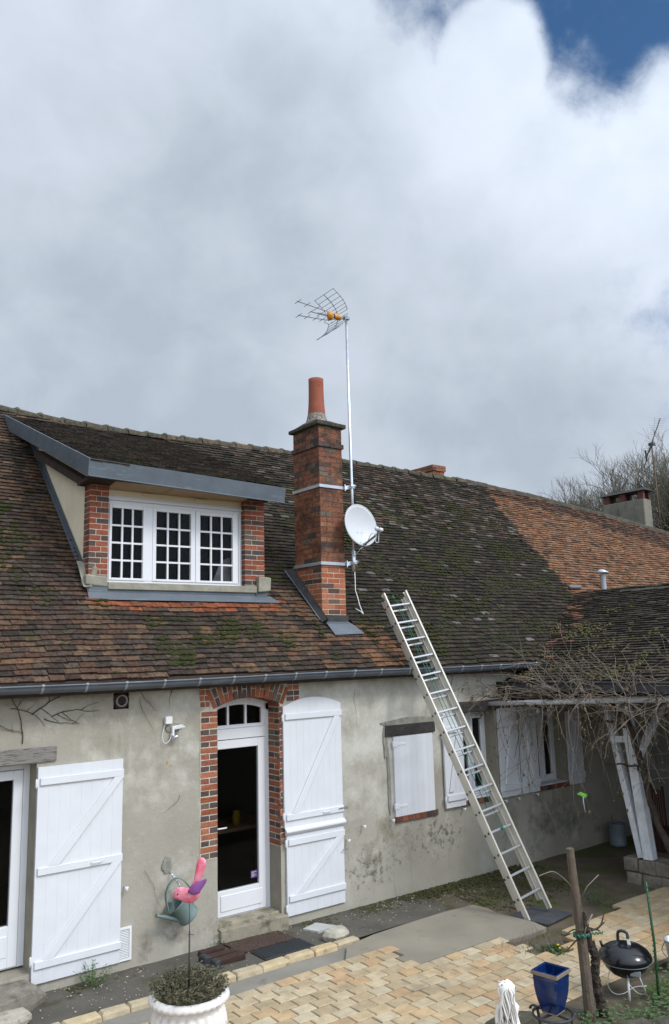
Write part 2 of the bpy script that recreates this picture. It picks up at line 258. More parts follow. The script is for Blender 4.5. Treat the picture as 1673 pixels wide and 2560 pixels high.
# ------------------------------------------------------------------ mesh helpers
class MB:
    def __init__(s): s.v = []; s.f = []; s.c = []; s.sm = []
    def add(s, vs, fs, col=None, smooth=False):
        o = len(s.v); s.v += [tuple(p) for p in vs]; s.f += [tuple(i+o for i in f) for f in fs]
        s.c += [col or (1, 1, 1)]*len(fs); s.sm += [smooth]*len(fs); return s
    def box(s, x0, x1, y0, y1, z0, z1, col=None, jit=0.0):
        vs = [Vector((x, y, z)) for z in (z0, z1) for y in (y0, y1) for x in (x0, x1)]
        if jit: vs = [p+Vector([random.uniform(-jit, jit) for _ in range(3)]) for p in vs]
        return s.add(vs, [(0, 2, 3, 1), (4, 5, 7, 6), (0, 1, 5, 4), (2, 6, 7, 3), (0, 4, 6, 2), (1, 3, 7, 5)], col)
    def obox(s, c, ax, ay, az, hx, hy, hz, col=None):
        c = Vector(c); ax, ay, az = Vector(ax).normalized(), Vector(ay).normalized(), Vector(az).normalized()
        vs = [c+ax*(hx*i)+ay*(hy*j)+az*(hz*k) for k in (-1, 1) for j in (-1, 1) for i in (-1, 1)]
        return s.add(vs, [(0, 2, 3, 1), (4, 5, 7, 6), (0, 1, 5, 4), (2, 6, 7, 3), (0, 4, 6, 2), (1, 3, 7, 5)], col)
    def bar(s, a, b, w, h, side=None, col=None):
        """rectangular bar from a to b, w wide along side, h thick"""
        a = Vector(a); b = Vector(b); d = (b-a); side = Vector(side) if side else (Vector((0, 0, 1)) if abs(d.normalized().z) < .9 else Vector((0, 1, 0)))
        side = (side - d.normalized()*side.dot(d.normalized())).normalized(); oth = d.normalized().cross(side)
        return s.obox((a+b)/2, d, side, oth, d.length/2, w/2, h/2, col)
    def tube(s, pts, r, n=8, cap=True, smooth=True, col=None):
        pts = [Vector(p) for p in pts]; rs = r if isinstance(r, (list, tuple)) else [r]*len(pts)
        vs = []; fs = []; pu = None
        for i, p in enumerate(pts):
            d = (pts[min(i+1, len(pts)-1)]-pts[max(i-1, 0)]); 
            if d.length < 1e-9: d = Vector((0, 0, 1))
            d.normalize()
            if pu is None: pu = d.orthogonal()
            u = pu - d*pu.dot(d)
            u = u.normalized() if u.length > 1e-6 else d.orthogonal().normalized()
            pu = u; w = d.cross(u)
            for k in range(n):
                a = 2*math.pi*k/n; vs.append(p+(u*math.cos(a)+w*math.sin(a))*rs[i])
        for i in range(len(pts)-1):
            for k in range(n):
                a = i*n+k; b_ = i*n+(k+1) % n; fs.append((a, b_, b_+n, a+n))
        if cap: fs.append(tuple(range(n-1, -1, -1))); fs.append(tuple((len(pts)-1)*n+k for k in range(n)))
        return s.add(vs, fs, col, smooth)
    def lathe(s, prof, c=(0, 0, 0), n=32, ax=(0, 0, 1), smooth=True, flute=None, col=None, sx=1, sy=1):
        """profile of (radius, height) turned about ax"""
        ax = Vector(ax).normalized(); u = Vector((1, 0, 0)) if abs(ax.z) > .9 else ax.orthogonal().normalized(); u = (u-ax*u.dot(ax)).normalized(); w = ax.cross(u); c = Vector(c); vs = []; fs = []
        for i, (r, h) in enumerate(prof):
            for k in range(n):
                a = 2*math.pi*k/n; rr = r*(flute(i, a) if flute else 1); vs.append(c+ax*h+u*(math.cos(a)*rr*sx)+w*(math.sin(a)*rr*sy))
        for i in range(len(prof)-1):
            for k in range(n):
                a = i*n+k; b_ = i*n+(k+1) % n; fs.append((a, b_, b_+n, a+n))
        return s.add(vs, fs, col, smooth)
    def ball(s, c, r, n=12, m=8, jit=0, sc=(1, 1, 1), smooth=True, col=None):
        c = Vector(c); vs = []; fs = []
        for i in range(m+1):
            t_ = math.pi*i/m
            for k in range(n):
                a = 2*math.pi*k/n; q = 1+random.uniform(-jit, jit); vs.append(c+Vector((math.sin(t_)*math.cos(a)*r*sc[0], math.sin(t_)*math.sin(a)*r*sc[1], math.cos(t_)*r*sc[2]))*q)
        for i in range(m):
            for k in range(n):
                a = i*n+k; b_ = i*n+(k+1) % n; fs.append((a, a+n, b_+n, b_))
        return s.add(vs, fs, col, smooth)
    def prism(s, poly, d, col=None):
        """extrude a polygon (list of points) by vector d"""
        n = len(poly); P = [Vector(p) for p in poly]; d = Vector(d)
        return s.add(P+[p+d for p in P], [tuple(range(n)), tuple(range(2*n-1, n-1, -1))]+[(i, i+n, (i+1) % n+n, (i+1) % n) for i in range(n)], col)
    def build(s, name, m, parent=None, bevel=0.0, label=None, seg=1):
        me = bpy.data.meshes.new(name); me.from_pydata(s.v, [], s.f); me.materials.append(MT[m] if isinstance(m, str) else m)
        me.polygons.foreach_set('use_smooth', s.sm)
        if any(c != (1, 1, 1) for c in s.c):
            ca = me.color_attributes.new('tint', 'FLOAT_COLOR', 'CORNER'); buf = []
            for p, c in zip(me.polygons, s.c): buf += [c[0], c[1], c[2], 1.0]*p.loop_total
            ca.data.foreach_set('color', buf)
        me.update()
        o = bpy.data.objects.new(name, me); S.collection.objects.link(o)
        if parent is not None:
            o.parent = parent
            o.matrix_parent_inverse = Matrix.Translation(-PL.get(parent.name, Vector((0, 0, 0))))
            PL[o.name] = Vector((0, 0, 0))
        if bevel:
            b = o.modifiers.new('bevel', 'BEVEL'); b.width = bevel; b.segments = seg; b.limit_method = 'ANGLE'; b.angle_limit = R(40)
        if label: o['label'] = label
        return o
PL = {}
def thing(name, label, cat, loc=(0, 0, 0), group=None):
    o = bpy.data.objects.new(name, None); S.collection.objects.link(o); o.location = loc; o.empty_display_size = .2
    PL[o.name] = Vector(loc); o['label'] = label; o['category'] = cat
    if group: o['group'] = group
    return o
def tag(o, label, cat, group=None):
    o['label'] = label; o['category'] = cat
    if group: o['group'] = group
    return o
def struct(o): o['kind'] = 'structure'; return o
def fbm(x, y, z=0, o=3): return noise.fractal(Vector((x, y, z)), 1.0, 2.0, o)
rnd = random.uniform

# ================================================================== GROUND
g = MB(); n_ = 60
g.add([(-400, -300, -0.35), (600, -300, -0.35), (600, 700, -0.35), (-400, 700, -0.35)], [(0, 1, 2, 3)])
struct(g.build('terrain', 'earth'))
def sheet(name, m, x0, x1, y0, y1, z, step=0.12, amp=0.012, f=1.6):
    b = MB(); nx = max(1, int((x1-x0)/step)); ny = max(1, int((y1-y0)/step)); vs = []
    for j in range(ny+1):
        for i in range(nx+1):
            x = x0+(x1-x0)*i/nx; y = y0+(y1-y0)*j/ny; vs.append((x, y, z+amp*fbm(x*f, y*f, 3)))
    b.add(vs, [(j*(nx+1)+i, j*(nx+1)+i+1, (j+1)*(nx+1)+i+1, (j+1)*(nx+1)+i) for j in range(ny) for i in range(nx)], smooth=True)
    return struct(b.build(name, m))
sheet('ground', 'soil', -3, 16, -14, 0.25, -0.035, 0.14, 0.016)
sheet('asphalt_strip', 'asphalt', -2.5, 7.3, -0.84, 0.01, -0.006, 0.1, 0.010)
sheet('concrete_path', 'concrete', -2, 6.0, -2.5, -0.90, -0.022, 0.1, 0.005)
b = MB()                                                     # pale screed slab by the ladder
pl = [(5.55, -1.0), (5.99, -0.90), (6.6, -0.87), (7.1, -0.86), (7.56, -0.90), (7.60, -1.12), (7.55, -1.30), (7.60, -1.55), (7.62, -1.8), (7.58, -2.0), (7.3, -2.02), (6.7, -1.95), (6.7, -2.6), (5.3, -2.6), (5.3, -1.3)]
b.prism([(x, y, -0.06) for x, y in pl], (0, 0, 0.068)); struct(b.build('screed_slab', 'slabmat', bevel=0.004))

# paving of sandstone setts in running bond, rows along the house
def paved(x, y):
    if y > -1.30: return False
    if y < -3.42 and x > 5.2: return False
    if x < 5.85 and y > -1.44: return True
    if y > -1.58: return x < 5.86
    if y > -1.86: return x < 5.75
    if y > -2.14: return x < 7.0 if y > -2.10 else x < 6.95 or x > 8.66
    if y > -2.30: return x < 6.90 or x > 7.55
    if 6.95 < x < 7.22 and y > -2.62 or (6.9 < x < 7.55 and y > -2.44): return False
    return True
b = MB(); row = 0; y = -1.30; RP = 0.1465
PC = [(0.465, 0.355, 0.215), (0.44, 0.34, 0.21), (0.48, 0.39, 0.255), (0.47, 0.335, 0.19), (0.44, 0.355, 0.235), (0.49, 0.41, 0.28), (0.46, 0.31, 0.175), (0.41, 0.32, 0.20)]
while y > -7.0:
    x = -1 + (row % 2)*0.105 + rnd(-.02, .02)
    yy0 = -2.10 if False else y
    while x < 14:
        w = 0.2095+rnd(-.004, .004)
        if paved(x+w/2, y-RP/2) and (y > -3.5 or x < 5.3):
            c = random.choice(PC); k = rnd(.84, .98); c = tuple(min(.9, q*k) for q in c)
            if random.random() < .003: c = (0.42, 0.22, 0.17)
            g_ = 0.0055; z = 0.022+rnd(-.002, .002); j = 0.002
            P = [(x+g_+rnd(-j, j), y-RP+g_+rnd(-j, j)), (x+w-g_+rnd(-j, j), y-RP+g_+rnd(-j, j)), (x+w-g_+rnd(-j, j), y-g_+rnd(-j, j)), (x+g_+rnd(-j, j), y-g_+rnd(-j, j))]
            lo_ = [(a, b_, -0.02) for a, b_ in P]; e_ = 0.006
            cx_ = x+w/2; cy_ = y-RP/2
            hi = [(a+(e_ if a < cx_ else -e_), b_+(e_ if b_ < cy_ else -e_), z+rnd(-.002, .002)) for a, b_ in P]
            md = [(a, b_, z-0.006) for a, b_ in P]
            b.add(lo_+md+hi, [(0, 1, 5, 4), (1, 2, 6, 5), (2, 3, 7, 6), (3, 0, 4, 7), (4, 5, 9, 8), (5, 6, 10, 9), (6, 7, 11, 10), (7, 4, 8, 11), (8, 9, 10, 11)], c)
        x += w
    y -= RP; row += 1
struct(b.build('paving', 'paver'))
b = MB()
for (x0, x1, y0, y1) in [(-1, 5.84, -1.58, -1.315), (-1, 5.72, -1.87, -1.58), (-1, 6.93, -7, -1.87), (6.93, 14, -3.40, -2.66), (7.57, 14, -2.66, -2.27), (8.68, 14, -2.27, -2.12)]:
    b.box(x0, x1, y0, y1, -0.05, 0.0125)
struct(b.build('paving_bed', 'joint'))
b = MB(); x = -2.0                                            # kerb stones
while x < 5.62:
    w = rnd(.25, .33); c = random.choice([(0.47, 0.38, 0.235), (0.42, 0.35, 0.235), (0.50, 0.385, 0.23)])
    y1_ = -0.825+rnd(-.008, .008); y0_ = -0.945+rnd(-.012, .012); zt = 0.035+rnd(-.006, .006)
    vs = []; 
    for z, e_ in ((-0.06, -.004), (zt-.02, 0), (zt, .015)):
        for (xx, yy) in ((x+.006+e_, y0_+e_), (x+w-.006-e_, y0_+e_), (x+w-.006-e_, y1_-e_), (x+.006+e_, y1_-e_)):
            vs.append((xx+rnd(-.005, .005), yy+rnd(-.006, .006), z+rnd(-.003, .003)))
    b.add(vs, [(0, 1, 5, 4), (1, 2, 6, 5), (2, 3, 7, 6), (3, 0, 4, 7), (4, 5, 9, 8), (5, 6, 10, 9), (6, 7, 11, 10), (7, 4, 8, 11), (8, 9, 10, 11)], c); x += w
struct(b.build('kerb', 'kerb', bevel=0.004))
# moss along the wall foot: low lumps, thick by the wall
def moss_lumps(b, n, fx, fy, rz, size=(0.008, 0.024), flat=0.45):
    for _ in range(n):
        x = fx(); y = fy(x); r = rnd(*size); b.ball((x, y, rz), r, 6, 3, 0.25, (1, 1, flat), smooth=True)
b = MB()
moss_lumps(b, 1900, lambda: rnd(5.45, 9.6), lambda x: -abs(random.gauss(0, 0.16))-0.01 if fbm(x*1.5, 0) > -0.25 else -abs(random.gauss(0, .05)), -0.012)
moss_lumps(b, 1100, lambda: rnd(7.7, 9.3), lambda x: -0.75+random.gauss(0, .30), -0.022, (0.006, .018), .35)
moss_lumps(b, 130, lambda: rnd(2.9, 3.7), lambda x: -0.15+random.gauss(0, .06), -0.01)
o = b.build('moss', 'mossy'); o['kind'] = 'stuff'; o['label'] = 'green moss creeping over the ground along the wall foot'; o['category'] = 'moss'
b = MB()                                                     # pale crumbs of render and gravel
for _ in range(420):
    x = rnd(2.4, 9.8); y = -abs(random.gauss(0, .38))-.02
    if y < -0.8 and x < 7.6: continue
    b.ball((x, y, 0.0 if x < 7.3 else -.03), rnd(.004, .011), 5, 3, .3, (1, 1, .6), smooth=False)
o = b.build('gravel', 'rockpale'); o['kind'] = 'stuff'; o['label'] = 'pale crumbs of stone scattered along the wall foot'; o['category'] = 'gravel'

# ================================================================== FARMHOUSE
H = thing('farmhouse', 'long low farmhouse with grey rendered wall, dark mossy tiled roof and a dormer', 'house', (6.5, 0, 0))
TH = R(43); ct, st = math.cos(TH), math.sin(TH); Y0, Z0 = -0.16, 2.86
U = Vector((0, ct, st)); NR = Vector((0, -st, ct))
def rp(X, s, h=0.0): return Vector((X, Y0, Z0)) + U*s + NR*h
RIDGE = [(-3, 5.84), (3.1, 5.84), (3.9, 5.71), (5.3, 5.65), (6.7, 5.74), (8.3, 5.79), (10.3, 5.75), (12.8, 5.67), (13.6, 5.56), (15.1, 5.37), (17, 4.97), (18.3, 4.66), (19.5, 4.36), (24, 3.3)]
def ridge_s(X):
    for (a, s0), (b_, s1) in zip(RIDGE, RIDGE[1:]):
        if a <= X <= b_: return s0+(s1-s0)*(X-a)/(b_-a)
    return RIDGE[-1][1]
# --- wall: a grid sheet with the openings left out
ARCH_C = (4.975, 2.49)
OPEN = [(1.15, 2.57, 0.18, 2.08), (4.56, 5.39, 0.12, 2.49), (8.42, 9.13, 1.0, 2.17), (10.0, 10.70, 1.0, 2.10), (3.335, 3.505, 2.545, 2.715)]
def frange(a, b, st_):
    n = max(1, round((b-a)/st_)); return [a+(b-a)*i/n for i in range(n+1)]
xs = sorted(set([round(v, 3) for v in frange(-3, 13, 0.16)] + [v for o_ in OPEN for v in o_[:2]])); zs = sorted(set([round(v, 3) for v in frange(-0.35, 2.9, 0.13)] + [v for o_ in OPEN for v in o_[2:]]))
def dedupe(a, keep):
    out = []
    for v in a:
        if out and v-out[-1] < 0.03:
            if v in keep: out[-1] = v
            continue
        out.append(v)
    return out
kx = [v for o_ in OPEN for v in o_[:2]]; kz = [v for o_ in OPEN for v in o_[2:]]
def merge(grid, keep):
    g_ = [v for v in grid if v in keep or min(abs(v-k) for k in keep) > 0.03]; return sorted(set(g_))
xs = merge(xs, kx); zs = merge(zs, kz)
b = MB(); idx = {}
for j, z in enumerate(zs):
    for i, x in enumerate(xs):
        near = any(o_[0]-.05 < x < o_[1]+.05 and o_[2]-.05 < z < o_[3]+.05 for o_ in OPEN)
        dy = 0 if near else 0.008*fbm(x*1.7, z*1.7, 5)
        foot = 0.012*max(0, (0.25-z)/0.25)
        b.v.append((x, dy-foot*(0 if near else 1), z)); idx[i, j] = len(b.v)-1
for j in range(len(zs)-1):
    for i in range(len(xs)-1):
        xm = (xs[i]+xs[i+1])/2; zm = (zs[j]+zs[j+1])/2
        if any(o_[0] < xm < o_[1] and o_[2] < zm < o_[3] for o_ in OPEN): continue
        if 4.56 < xm < 5.39 and 2.49 < zm < 2.62: continue
        b.f.append((idx[i, j], idx[i+1, j], idx[i+1, j+1], idx[i, j+1])); b.c.append((1, 1, 1)); b.sm.append(True)
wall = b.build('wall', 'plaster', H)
b = MB()                                                     # reveals, sills and the rear skin of the wall
D = 0.27
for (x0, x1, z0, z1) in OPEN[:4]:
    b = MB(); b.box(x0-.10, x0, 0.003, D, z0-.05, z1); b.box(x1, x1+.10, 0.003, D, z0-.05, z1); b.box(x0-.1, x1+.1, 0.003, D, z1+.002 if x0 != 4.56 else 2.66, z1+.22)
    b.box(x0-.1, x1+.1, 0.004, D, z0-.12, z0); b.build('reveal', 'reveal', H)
b = MB()
b.box(-3, -2.9, .01, 7, -.3, 2.8); b.build('gable_wall', 'plaster', H)
for (x, z, w, h) in [(4.02, 2.31, .10, .045), (3.955, 0.91, .055, .08), (7.5, 2.13, .52, .055), (7.02, 1.9, .035, .22), (7.06, 1.4, .025, .4), (9.2, 2.42, .3, .06)]:
    b = MB(); pts = []
    for k in range(26):
        a = 2*math.pi*k/26; q = 1+.22*fbm(math.cos(a)*1.7+x, math.sin(a)*1.7+z, 2)+rnd(-.05, .05); pts.append((x+math.cos(a)*w*q, -0.0165, z+math.sin(a)*h*q))
    b.prism(pts, (0, .012, 0)); b.build('cement_patch', 'patch', H)

b = MB()
for (x, z, L_, a) in [(3.62, 2.62, .45, -1.35), (6.55, 2.6, .5, -1.8), (7.0, 1.9, .35, -1.5), (3.7, .9, .5, -1.2), (9.3, .85, .8, -1.45), (10.55, .9, .85, -1.6), (4.1, 1.6, .3, -1.7), (6.5, .55, .35, -.6)]:
    pts = [Vector((x, -.0125, z))]
    for k in range(9): a += rnd(-.35, .35); pts.append(pts[-1]+Vector((math.cos(a), 0, math.sin(a)))*L_/9)
    b = MB(); b.tube(pts, [.0022*(1-.8*k/9) for k in range(10)], 4, cap=False); b.build('crack', 'rust', H)
# --- brick helper: each brick proud of a mortar core
BR = [(0.36, 0.10, 0.045), (0.31, 0.085, 0.04), (0.26, 0.075, 0.045), (0.095, 0.055, 0.045), (0.07, 0.05, 0.045), (0.40, 0.13, 0.06)]
def brick_col(dark=.35, pal=None):
    if random.random() < dark: c = random.choice([(0.105, 0.065, 0.055), (0.085, 0.062, 0.058), (0.145, 0.105, 0.08)])
    else: c = random.choice(pal or [(0.30, 0.10, 0.055), (0.27, 0.085, 0.045), (0.33, 0.12, 0.065), (0.24, 0.085, 0.055)])
    k = rnd(.85, 1.12); return tuple(q*k for q in c)
# door surround
b = MB(); mo = MB(); BH = 0.0655
def quoin(x0, x1, z0, n, flip, xj=None):
    for k in range(n):
        z = z0+k*BH; full = (k+flip) % 2 == 0
        if full: b.box(x0+rnd(-.006, .004), x1-.004, -0.008, 0.05, z+.006, z+BH-.006, brick_col(.05), .0025)
        else:
            m_ = (x0+x1)/2
            b.box(x0+rnd(-.006, .004), m_-.006, -0.008, 0.05, z+.006, z+BH-.006, brick_col(.88), .0025); b.box(m_+.006, x1-.004, -0.008, 0.05, z+.006, z+BH-.006, brick_col(.88), .0025)
quoin(4.355, 4.562, 0.885, 24, 1); mo.box(4.345, 4.557, -0.003, 0.02, 0.88, 2.50)
quoin(5.392, 5.60, 0.885, 24, 1); mo.box(5.397, 5.60, -0.003, 0.02, 0.88, 2.50)
# right reveal bricks (inner face of the jamb)
for k in range(25):
    z = 0.87+k*BH
    if (k % 2) == 0: b.box(5.383, 5.42, 0.0, 0.235, z+.006, z+BH-.006, brick_col(.05), .002)
    else: b.box(5.383, 5.42, 0.0, 0.10, z+.006, z+BH-.006, brick_col(.9), .002); b.box(5.383, 5.42, 0.112, 0.235, z+.006, z+BH-.006, brick_col(.9), .002)
mo.box(5.388, 5.43, 0.002, 0.24, 0.86, 2.505)
# arch voussoirs
span = 0.83; rise = 0.085; Rr = (span*span/4+rise*rise)/(2*rise); ccx, ccz = 4.975, 2.49+rise-Rr
a0 = math.asin((span/2+.0)/Rr); nv = 15
for k in range(-1, nv+1):
    a = -a0+(2*a0)*(k+.5)/nv; dx, dz = math.sin(a), math.cos(a)
    Rm = Rr+.10+.004; hw = (2*a0*Rm/nv)/2-.006
    def piece(ra, rb, c): b.obox((ccx+dx*(Rr+(ra+rb)/2), 0.0985, ccz+dz*(Rr+(ra+rb)/2)), (dz, 0, -dx), (0, 1, 0), (dx, 0, dz), hw, .1065, (rb-ra)/2, c)
    if k % 2: piece(.004, .212, brick_col(.12))
    else: piece(.004, .10, brick_col(.85)); piece(.112, .212, brick_col(.85))
for k in range(24):
    a = -a0*1.12+2.24*a0*(k+.5)/24; dx, dz = math.sin(a), math.cos(a); mo.obox((ccx+dx*(Rr+.112), .10, ccz+dz*(Rr+.112)), (dz, 0, -dx), (0, 1, 0), (dx, 0, dz), .026, .100, .103)
for (x0, x1) in ((4.34, 4.46), (5.5, 5.68)):
    for k in range(4):
        z = 2.50+k*BH; m_ = x0+(x1-x0)*rnd(.45, .6)
        b.box(x0+rnd(-.01, .01), m_-.005, -.007, .05, z+.006, z+BH-.006, brick_col(.5)); b.box(m_+.005, x1, -.0065, .05, z+.006, z+BH-.006, brick_col(.4))
    mo.box(x0, x1, -.0025, .02, 2.5, 2.76)
sur = mo.build('brick_surround', 'mortar', H); b.build('bricks', 'brick', sur, bevel=.0025)
# brick sills under the windows
for (x0, x1, z) in [(7.15, 7.86, .885), (8.36, 9.18, .93), (9.98, 10.75, .93)]:
    b = MB(); x = x0; mb = MB(); mb.box(x0, x1, -.022, .2, z-.005, z+.065)
    while x < x1-.05: b.box(x+.005, x+.10, -.030, .19, z, z+.068, tuple(q*.75 for q in brick_col(.45)), .003); x += .108
    s_ = mb.build('brick_sill', 'mortar_dark', H); b.build('bricks', 'brick', s_, bevel=.002)
# timber lintels
for (x0, x1, z0, z1, m) in [(0.9, 2.752, 2.085, 2.235, 'oak'), (7.01, 7.91, 1.965, 2.105, 'oakdark'), (8.34, 9.80, 2.175, 2.325, 'oakdark'), (9.92, 10.82, 2.12, 2.26, 'oakdark')]:
    b = MB(); nn = 14
    for k in range(1): b.box(x0, x1, -0.028 if m == 'oakdark' else -.022, .24, z0, z1, None, .004)
    b.build('lintel', m, H, bevel=.006)

# --- shutters
def shutter(x0, x1, z0, z1, rails, diags, yf=-0.035, arch=0.0, hinges=(), thick=.028, handle=None, planks=None, inset=.02, rw=.072, name='shutter', label=None, strap=False, feet=()):
    b = MB(); npl = planks or max(3, round((x1-x0)/.105)); w = (x1-x0)/npl
    for k in range(npl):
        a = x0+k*w+.0007; c = x0+(k+1)*w-.0007
        def top(x): t_ = (x-(x0+x1)/2)/((x1-x0)/2); return z1+arch*(1-t_*t_)
        pts = [(a, yf, z0), (c, yf, z0)]+[(c+(a-c)*q/6, yf, top(c+(a-c)*q/6)) for q in range(7)]
        b.prism(pts, (0, thick, 0))
    b.box(x0+.004, x1-.004, yf+.0013, yf+thick-.002, z0+.004, z1-.004)
    sh = b.build(name, 'white_shutter', H, label=label)
    yb = yf-.022
    for zr in rails:
        bb = MB(); bb.box(x0+inset, x1+.004, yb, yf-.001, zr, zr+rw); bb.build('batten', 'white_shutter', sh, bevel=.005)
    for (xa, za, xb, zb) in diags:
        bb = MB(); hw = .040; n0 = Vector((xb-xa, 0, zb-za)).normalized(); sx = hw/abs(n0.z)
        bb.prism([(xa-sx, yf-.001, za), (xa+sx, yf-.001, za), (xb+sx, yf-.001, zb), (xb-sx, yf-.001, zb)], (0, -.0205, 0)); bb.build('diagonal_brace', 'white_shutter', sh, bevel=.005)
    for zh in hinges:
        bb = MB(); bb.box(x0-.022, x0+.003, yf-.004, yf+.012, zh, zh+.07); bb.tube([(x0-.016, yf-.008, zh-.01), (x0-.016, yf-.008, zh+.08)], .007, 8)
        if strap: bb.box(x0-.01, x0+.20, yf-.006, yf-.001, zh+.02, zh+.052); bb.box(x0-.008, x0+.06, yf-.009, yf-.0015, zh+.004, zh+.066)
        bb.build('hinge', 'white', sh, bevel=.002)
    if handle:
        hx, hz = handle; bb = MB(); bb.tube([(hx-.055, yb, hz), (hx-.05, yb-.022, hz), (hx+.05, yb-.022, hz+.002), (hx+.055, yb, hz)], .005, 8); bb.build('handle', 'white', sh)
    return sh
shutter(2.575, 3.44, 0.085, 2.045, [0.215, 1.045, 1.872], [(2.72, .283, 3.385, 1.05), (2.75, 1.115, 3.40, 1.874)], hinges=(1.86, .26), handle=(3.17, 1.082), planks=8, label='left shutter leaning open beside the glazed door')
sh = shutter(5.425, 6.285, 1.065, 2.445, [1.145, 2.29], [(5.575, 1.215, 6.215, 2.293)], arch=.095, hinges=(2.28, 1.16), handle=(6.02, 1.18), planks=9, label='tall arched upper leaf of the door shutter')
b = MB(); b.prism([(5.425, -.036, 1.07), (5.425, -.075, 1.04), (5.425, -.078, 1.02), (5.425, -.05, .985), (5.425, -.036, .985)], (.875, 0, 0)); b.build('weather_ledge', 'white_shutter', sh, bevel=.003)
b = MB(); b.box(6.20, 6.34, -.068, -.062, 1.185, 1.197); b.box(6.30, 6.318, -.075, -.04, 1.17, 1.21); b.build('latch', 'galv', sh)
sh = shutter(5.45, 6.285, 0.10, 0.98, [0.25, .865], [(5.60, .32, 6.225, .868)], hinges=(.86, .15), planks=8, label='lower leaf of the door shutter')
b = MB(); b.box(6.24, 6.33, -.068, -.062, .70, .712); b.box(6.30, 6.315, -.075, -.03, .69, .73); b.build('latch', 'galv', sh)
shutter(7.145, 7.845, 0.955, 1.955, [], [], yf=-.030, hinges=(1.825, 1.045), strap=True, planks=7, label='closed white shutter under a dark lintel')
for (x0, x1, d, hg) in [(8.035, 8.41, (8.13, 1.15, 8.33, 2.0), True), (9.15, 9.565, (9.26, 1.12, 9.43, 2.0), True), (9.60, 9.985, (9.88, 1.14, 9.74, 2.0), False), (10.715, 11.08, (10.8, 1.12, 10.98, 1.9), True)]:
    shutter(x0, x1, .945, 2.19 if x0 < 10.5 else 2.05, [1.03, 1.93], [d], yf=-.05, hinges=(1.9, 1.02) if hg else (), planks=4, rw=.085, label='narrow white shutter folded open beside a window')
for (x, z) in [(3.49, .78), (6.60, .93), (7.075, .935), (6.345, .80), (8.37, .90), (9.22, .90), (9.50, .90), (9.92, .905)]:
    b = MB(); b.tube([(x, .01, z), (x, -.06, z)], .006, 6); b.ball((x, -.065, z-.008), .016, 8, 5, 0, (1, .5, 1.4)); b.box(x-.022, x+.022, -.062, -.055, z-.004, z+.008); b.build('shutter_stop', 'white', H)

# --- doors and windows in the wall
def frame_rect(b, x0, x1, z0, z1, w, y0, y1, wb=None):
    wb = wb or w
    b.box(x0, x0+w, y0, y1, z0, z1); b.box(x1-w, x1, y0, y1, z0, z1); b.box(x0+w, x1-w, y0, y1, z1-w, z1); b.box(x0+w, x1-w, y0, y1, z0, z0+wb)
# left glazed door: only its right edge shows
b = MB(); frame_rect(b, 1.15, 2.57, .20, 2.08, .065, .20, .26); d1 = b.build('french_door', 'white', H, bevel=.004)
b = MB(); frame_rect(b, 1.87, 2.50, .215, 2.012, .09, .185, .24, .37); frame_rect(b, 1.22, 1.865, .215, 2.012, .09, .185, .24, .37); b.box(1.97, 2.40, .178, .19, .31, .50); b.build('door_leaf', 'white', d1, bevel=.004)
b = MB(); b.box(1.3, 2.42, .21, .216, .5, 1.95); b.build('pane', 'glass', d1)
# the tall glazed door with its arched light
b = MB(); FX0, FX1 = 4.56, 5.388; yA, yB = .235, .30
b.box(FX0, FX0+.055, yA, yB, .15, 2.49); b.box(FX1-.055, FX1, yA, yB, .15, 2.49); b.box(FX0+.055, FX1-.055, yA, yB, 2.10, 2.235); b.box(FX0+.055, FX1-.055, yA+.002, yB, .15, .175)
b.box(FX0+.03, FX1-.03, yA-.012, yA-.001, 2.225, 2.24)
def arcz(x, off=0): return ccz+math.sqrt(max(0, (Rr-off)**2-(x-ccx)**2))
n = 20
for k in range(n):
    xa = FX0+(FX1-FX0)*k/n; xb = FX0+(FX1-FX0)*(k+1)/n
    b.prism([(xa, yA, arcz(xa, .085)), (xb, yA, arcz(xb, .085)), (xb, yA, arcz(xb, -.002)), (xa, yA, arcz(xa, -.002))], (0, .065, 0))
for xm in (4.835, 5.075): b.box(xm-.014, xm+.014, yA+.006, yA+.045, 2.235, arcz(xm, .08))
b.box(FX1-.10, FX1-.055, yA+.004, yA+.05, 2.235, 2.45); b.box(FX0+.055, FX0+.10, yA+.004, yA+.05, 2.235, 2.45)
b.box(FX0+.1, FX1-.1, yA+.005, yA+.05, 2.236, 2.262)
dr = b.build('glazed_door', 'pvc', H, bevel=.003)
b = MB(); LX0, LX1 = FX0+.028, FX1-.062; frame_rect(b, LX0, LX1, .178, 2.092, .095, yA-.012, yA+.04, .275)
b.box(LX0+.13, LX1-.06, yA-.022, yA-.011, .235, .405)
lf = b.build('door_leaf', 'pvc', dr, bevel=.005)
b = MB(); b.box(LX0+.09, LX1-.09, yA+.012, yA+.018, .44, 1.985); b.box(FX0+.09, FX1-.09, yA+.022, yA+.028, 2.25, 2.46); b.build('pane', 'glass', dr)
b = MB(); b.tube([(LX0+.07, yA-.012, 1.135), (LX0+.07, yA-.05, 1.135), (LX0+.19, yA-.055, 1.135)], .009, 8); b.box(LX0+.035, LX0+.065, yA-.018, yA-.0125, 1.02, 1.2); b.build('door_handle', 'plastic_w', dr)
b = MB(); b.box(5.13, 5.215, yA+.009, yA+.0115, .52, .60); b.build('sticker', 'sticker', dr)
b = MB()
for k in range(5): b.box(5.14, 5.14+rnd(.03, .07), yA+.006, yA+.0088, .535+k*.012, .538+k*.012)
b.build('sticker_lines', 'plastic_w', dr)
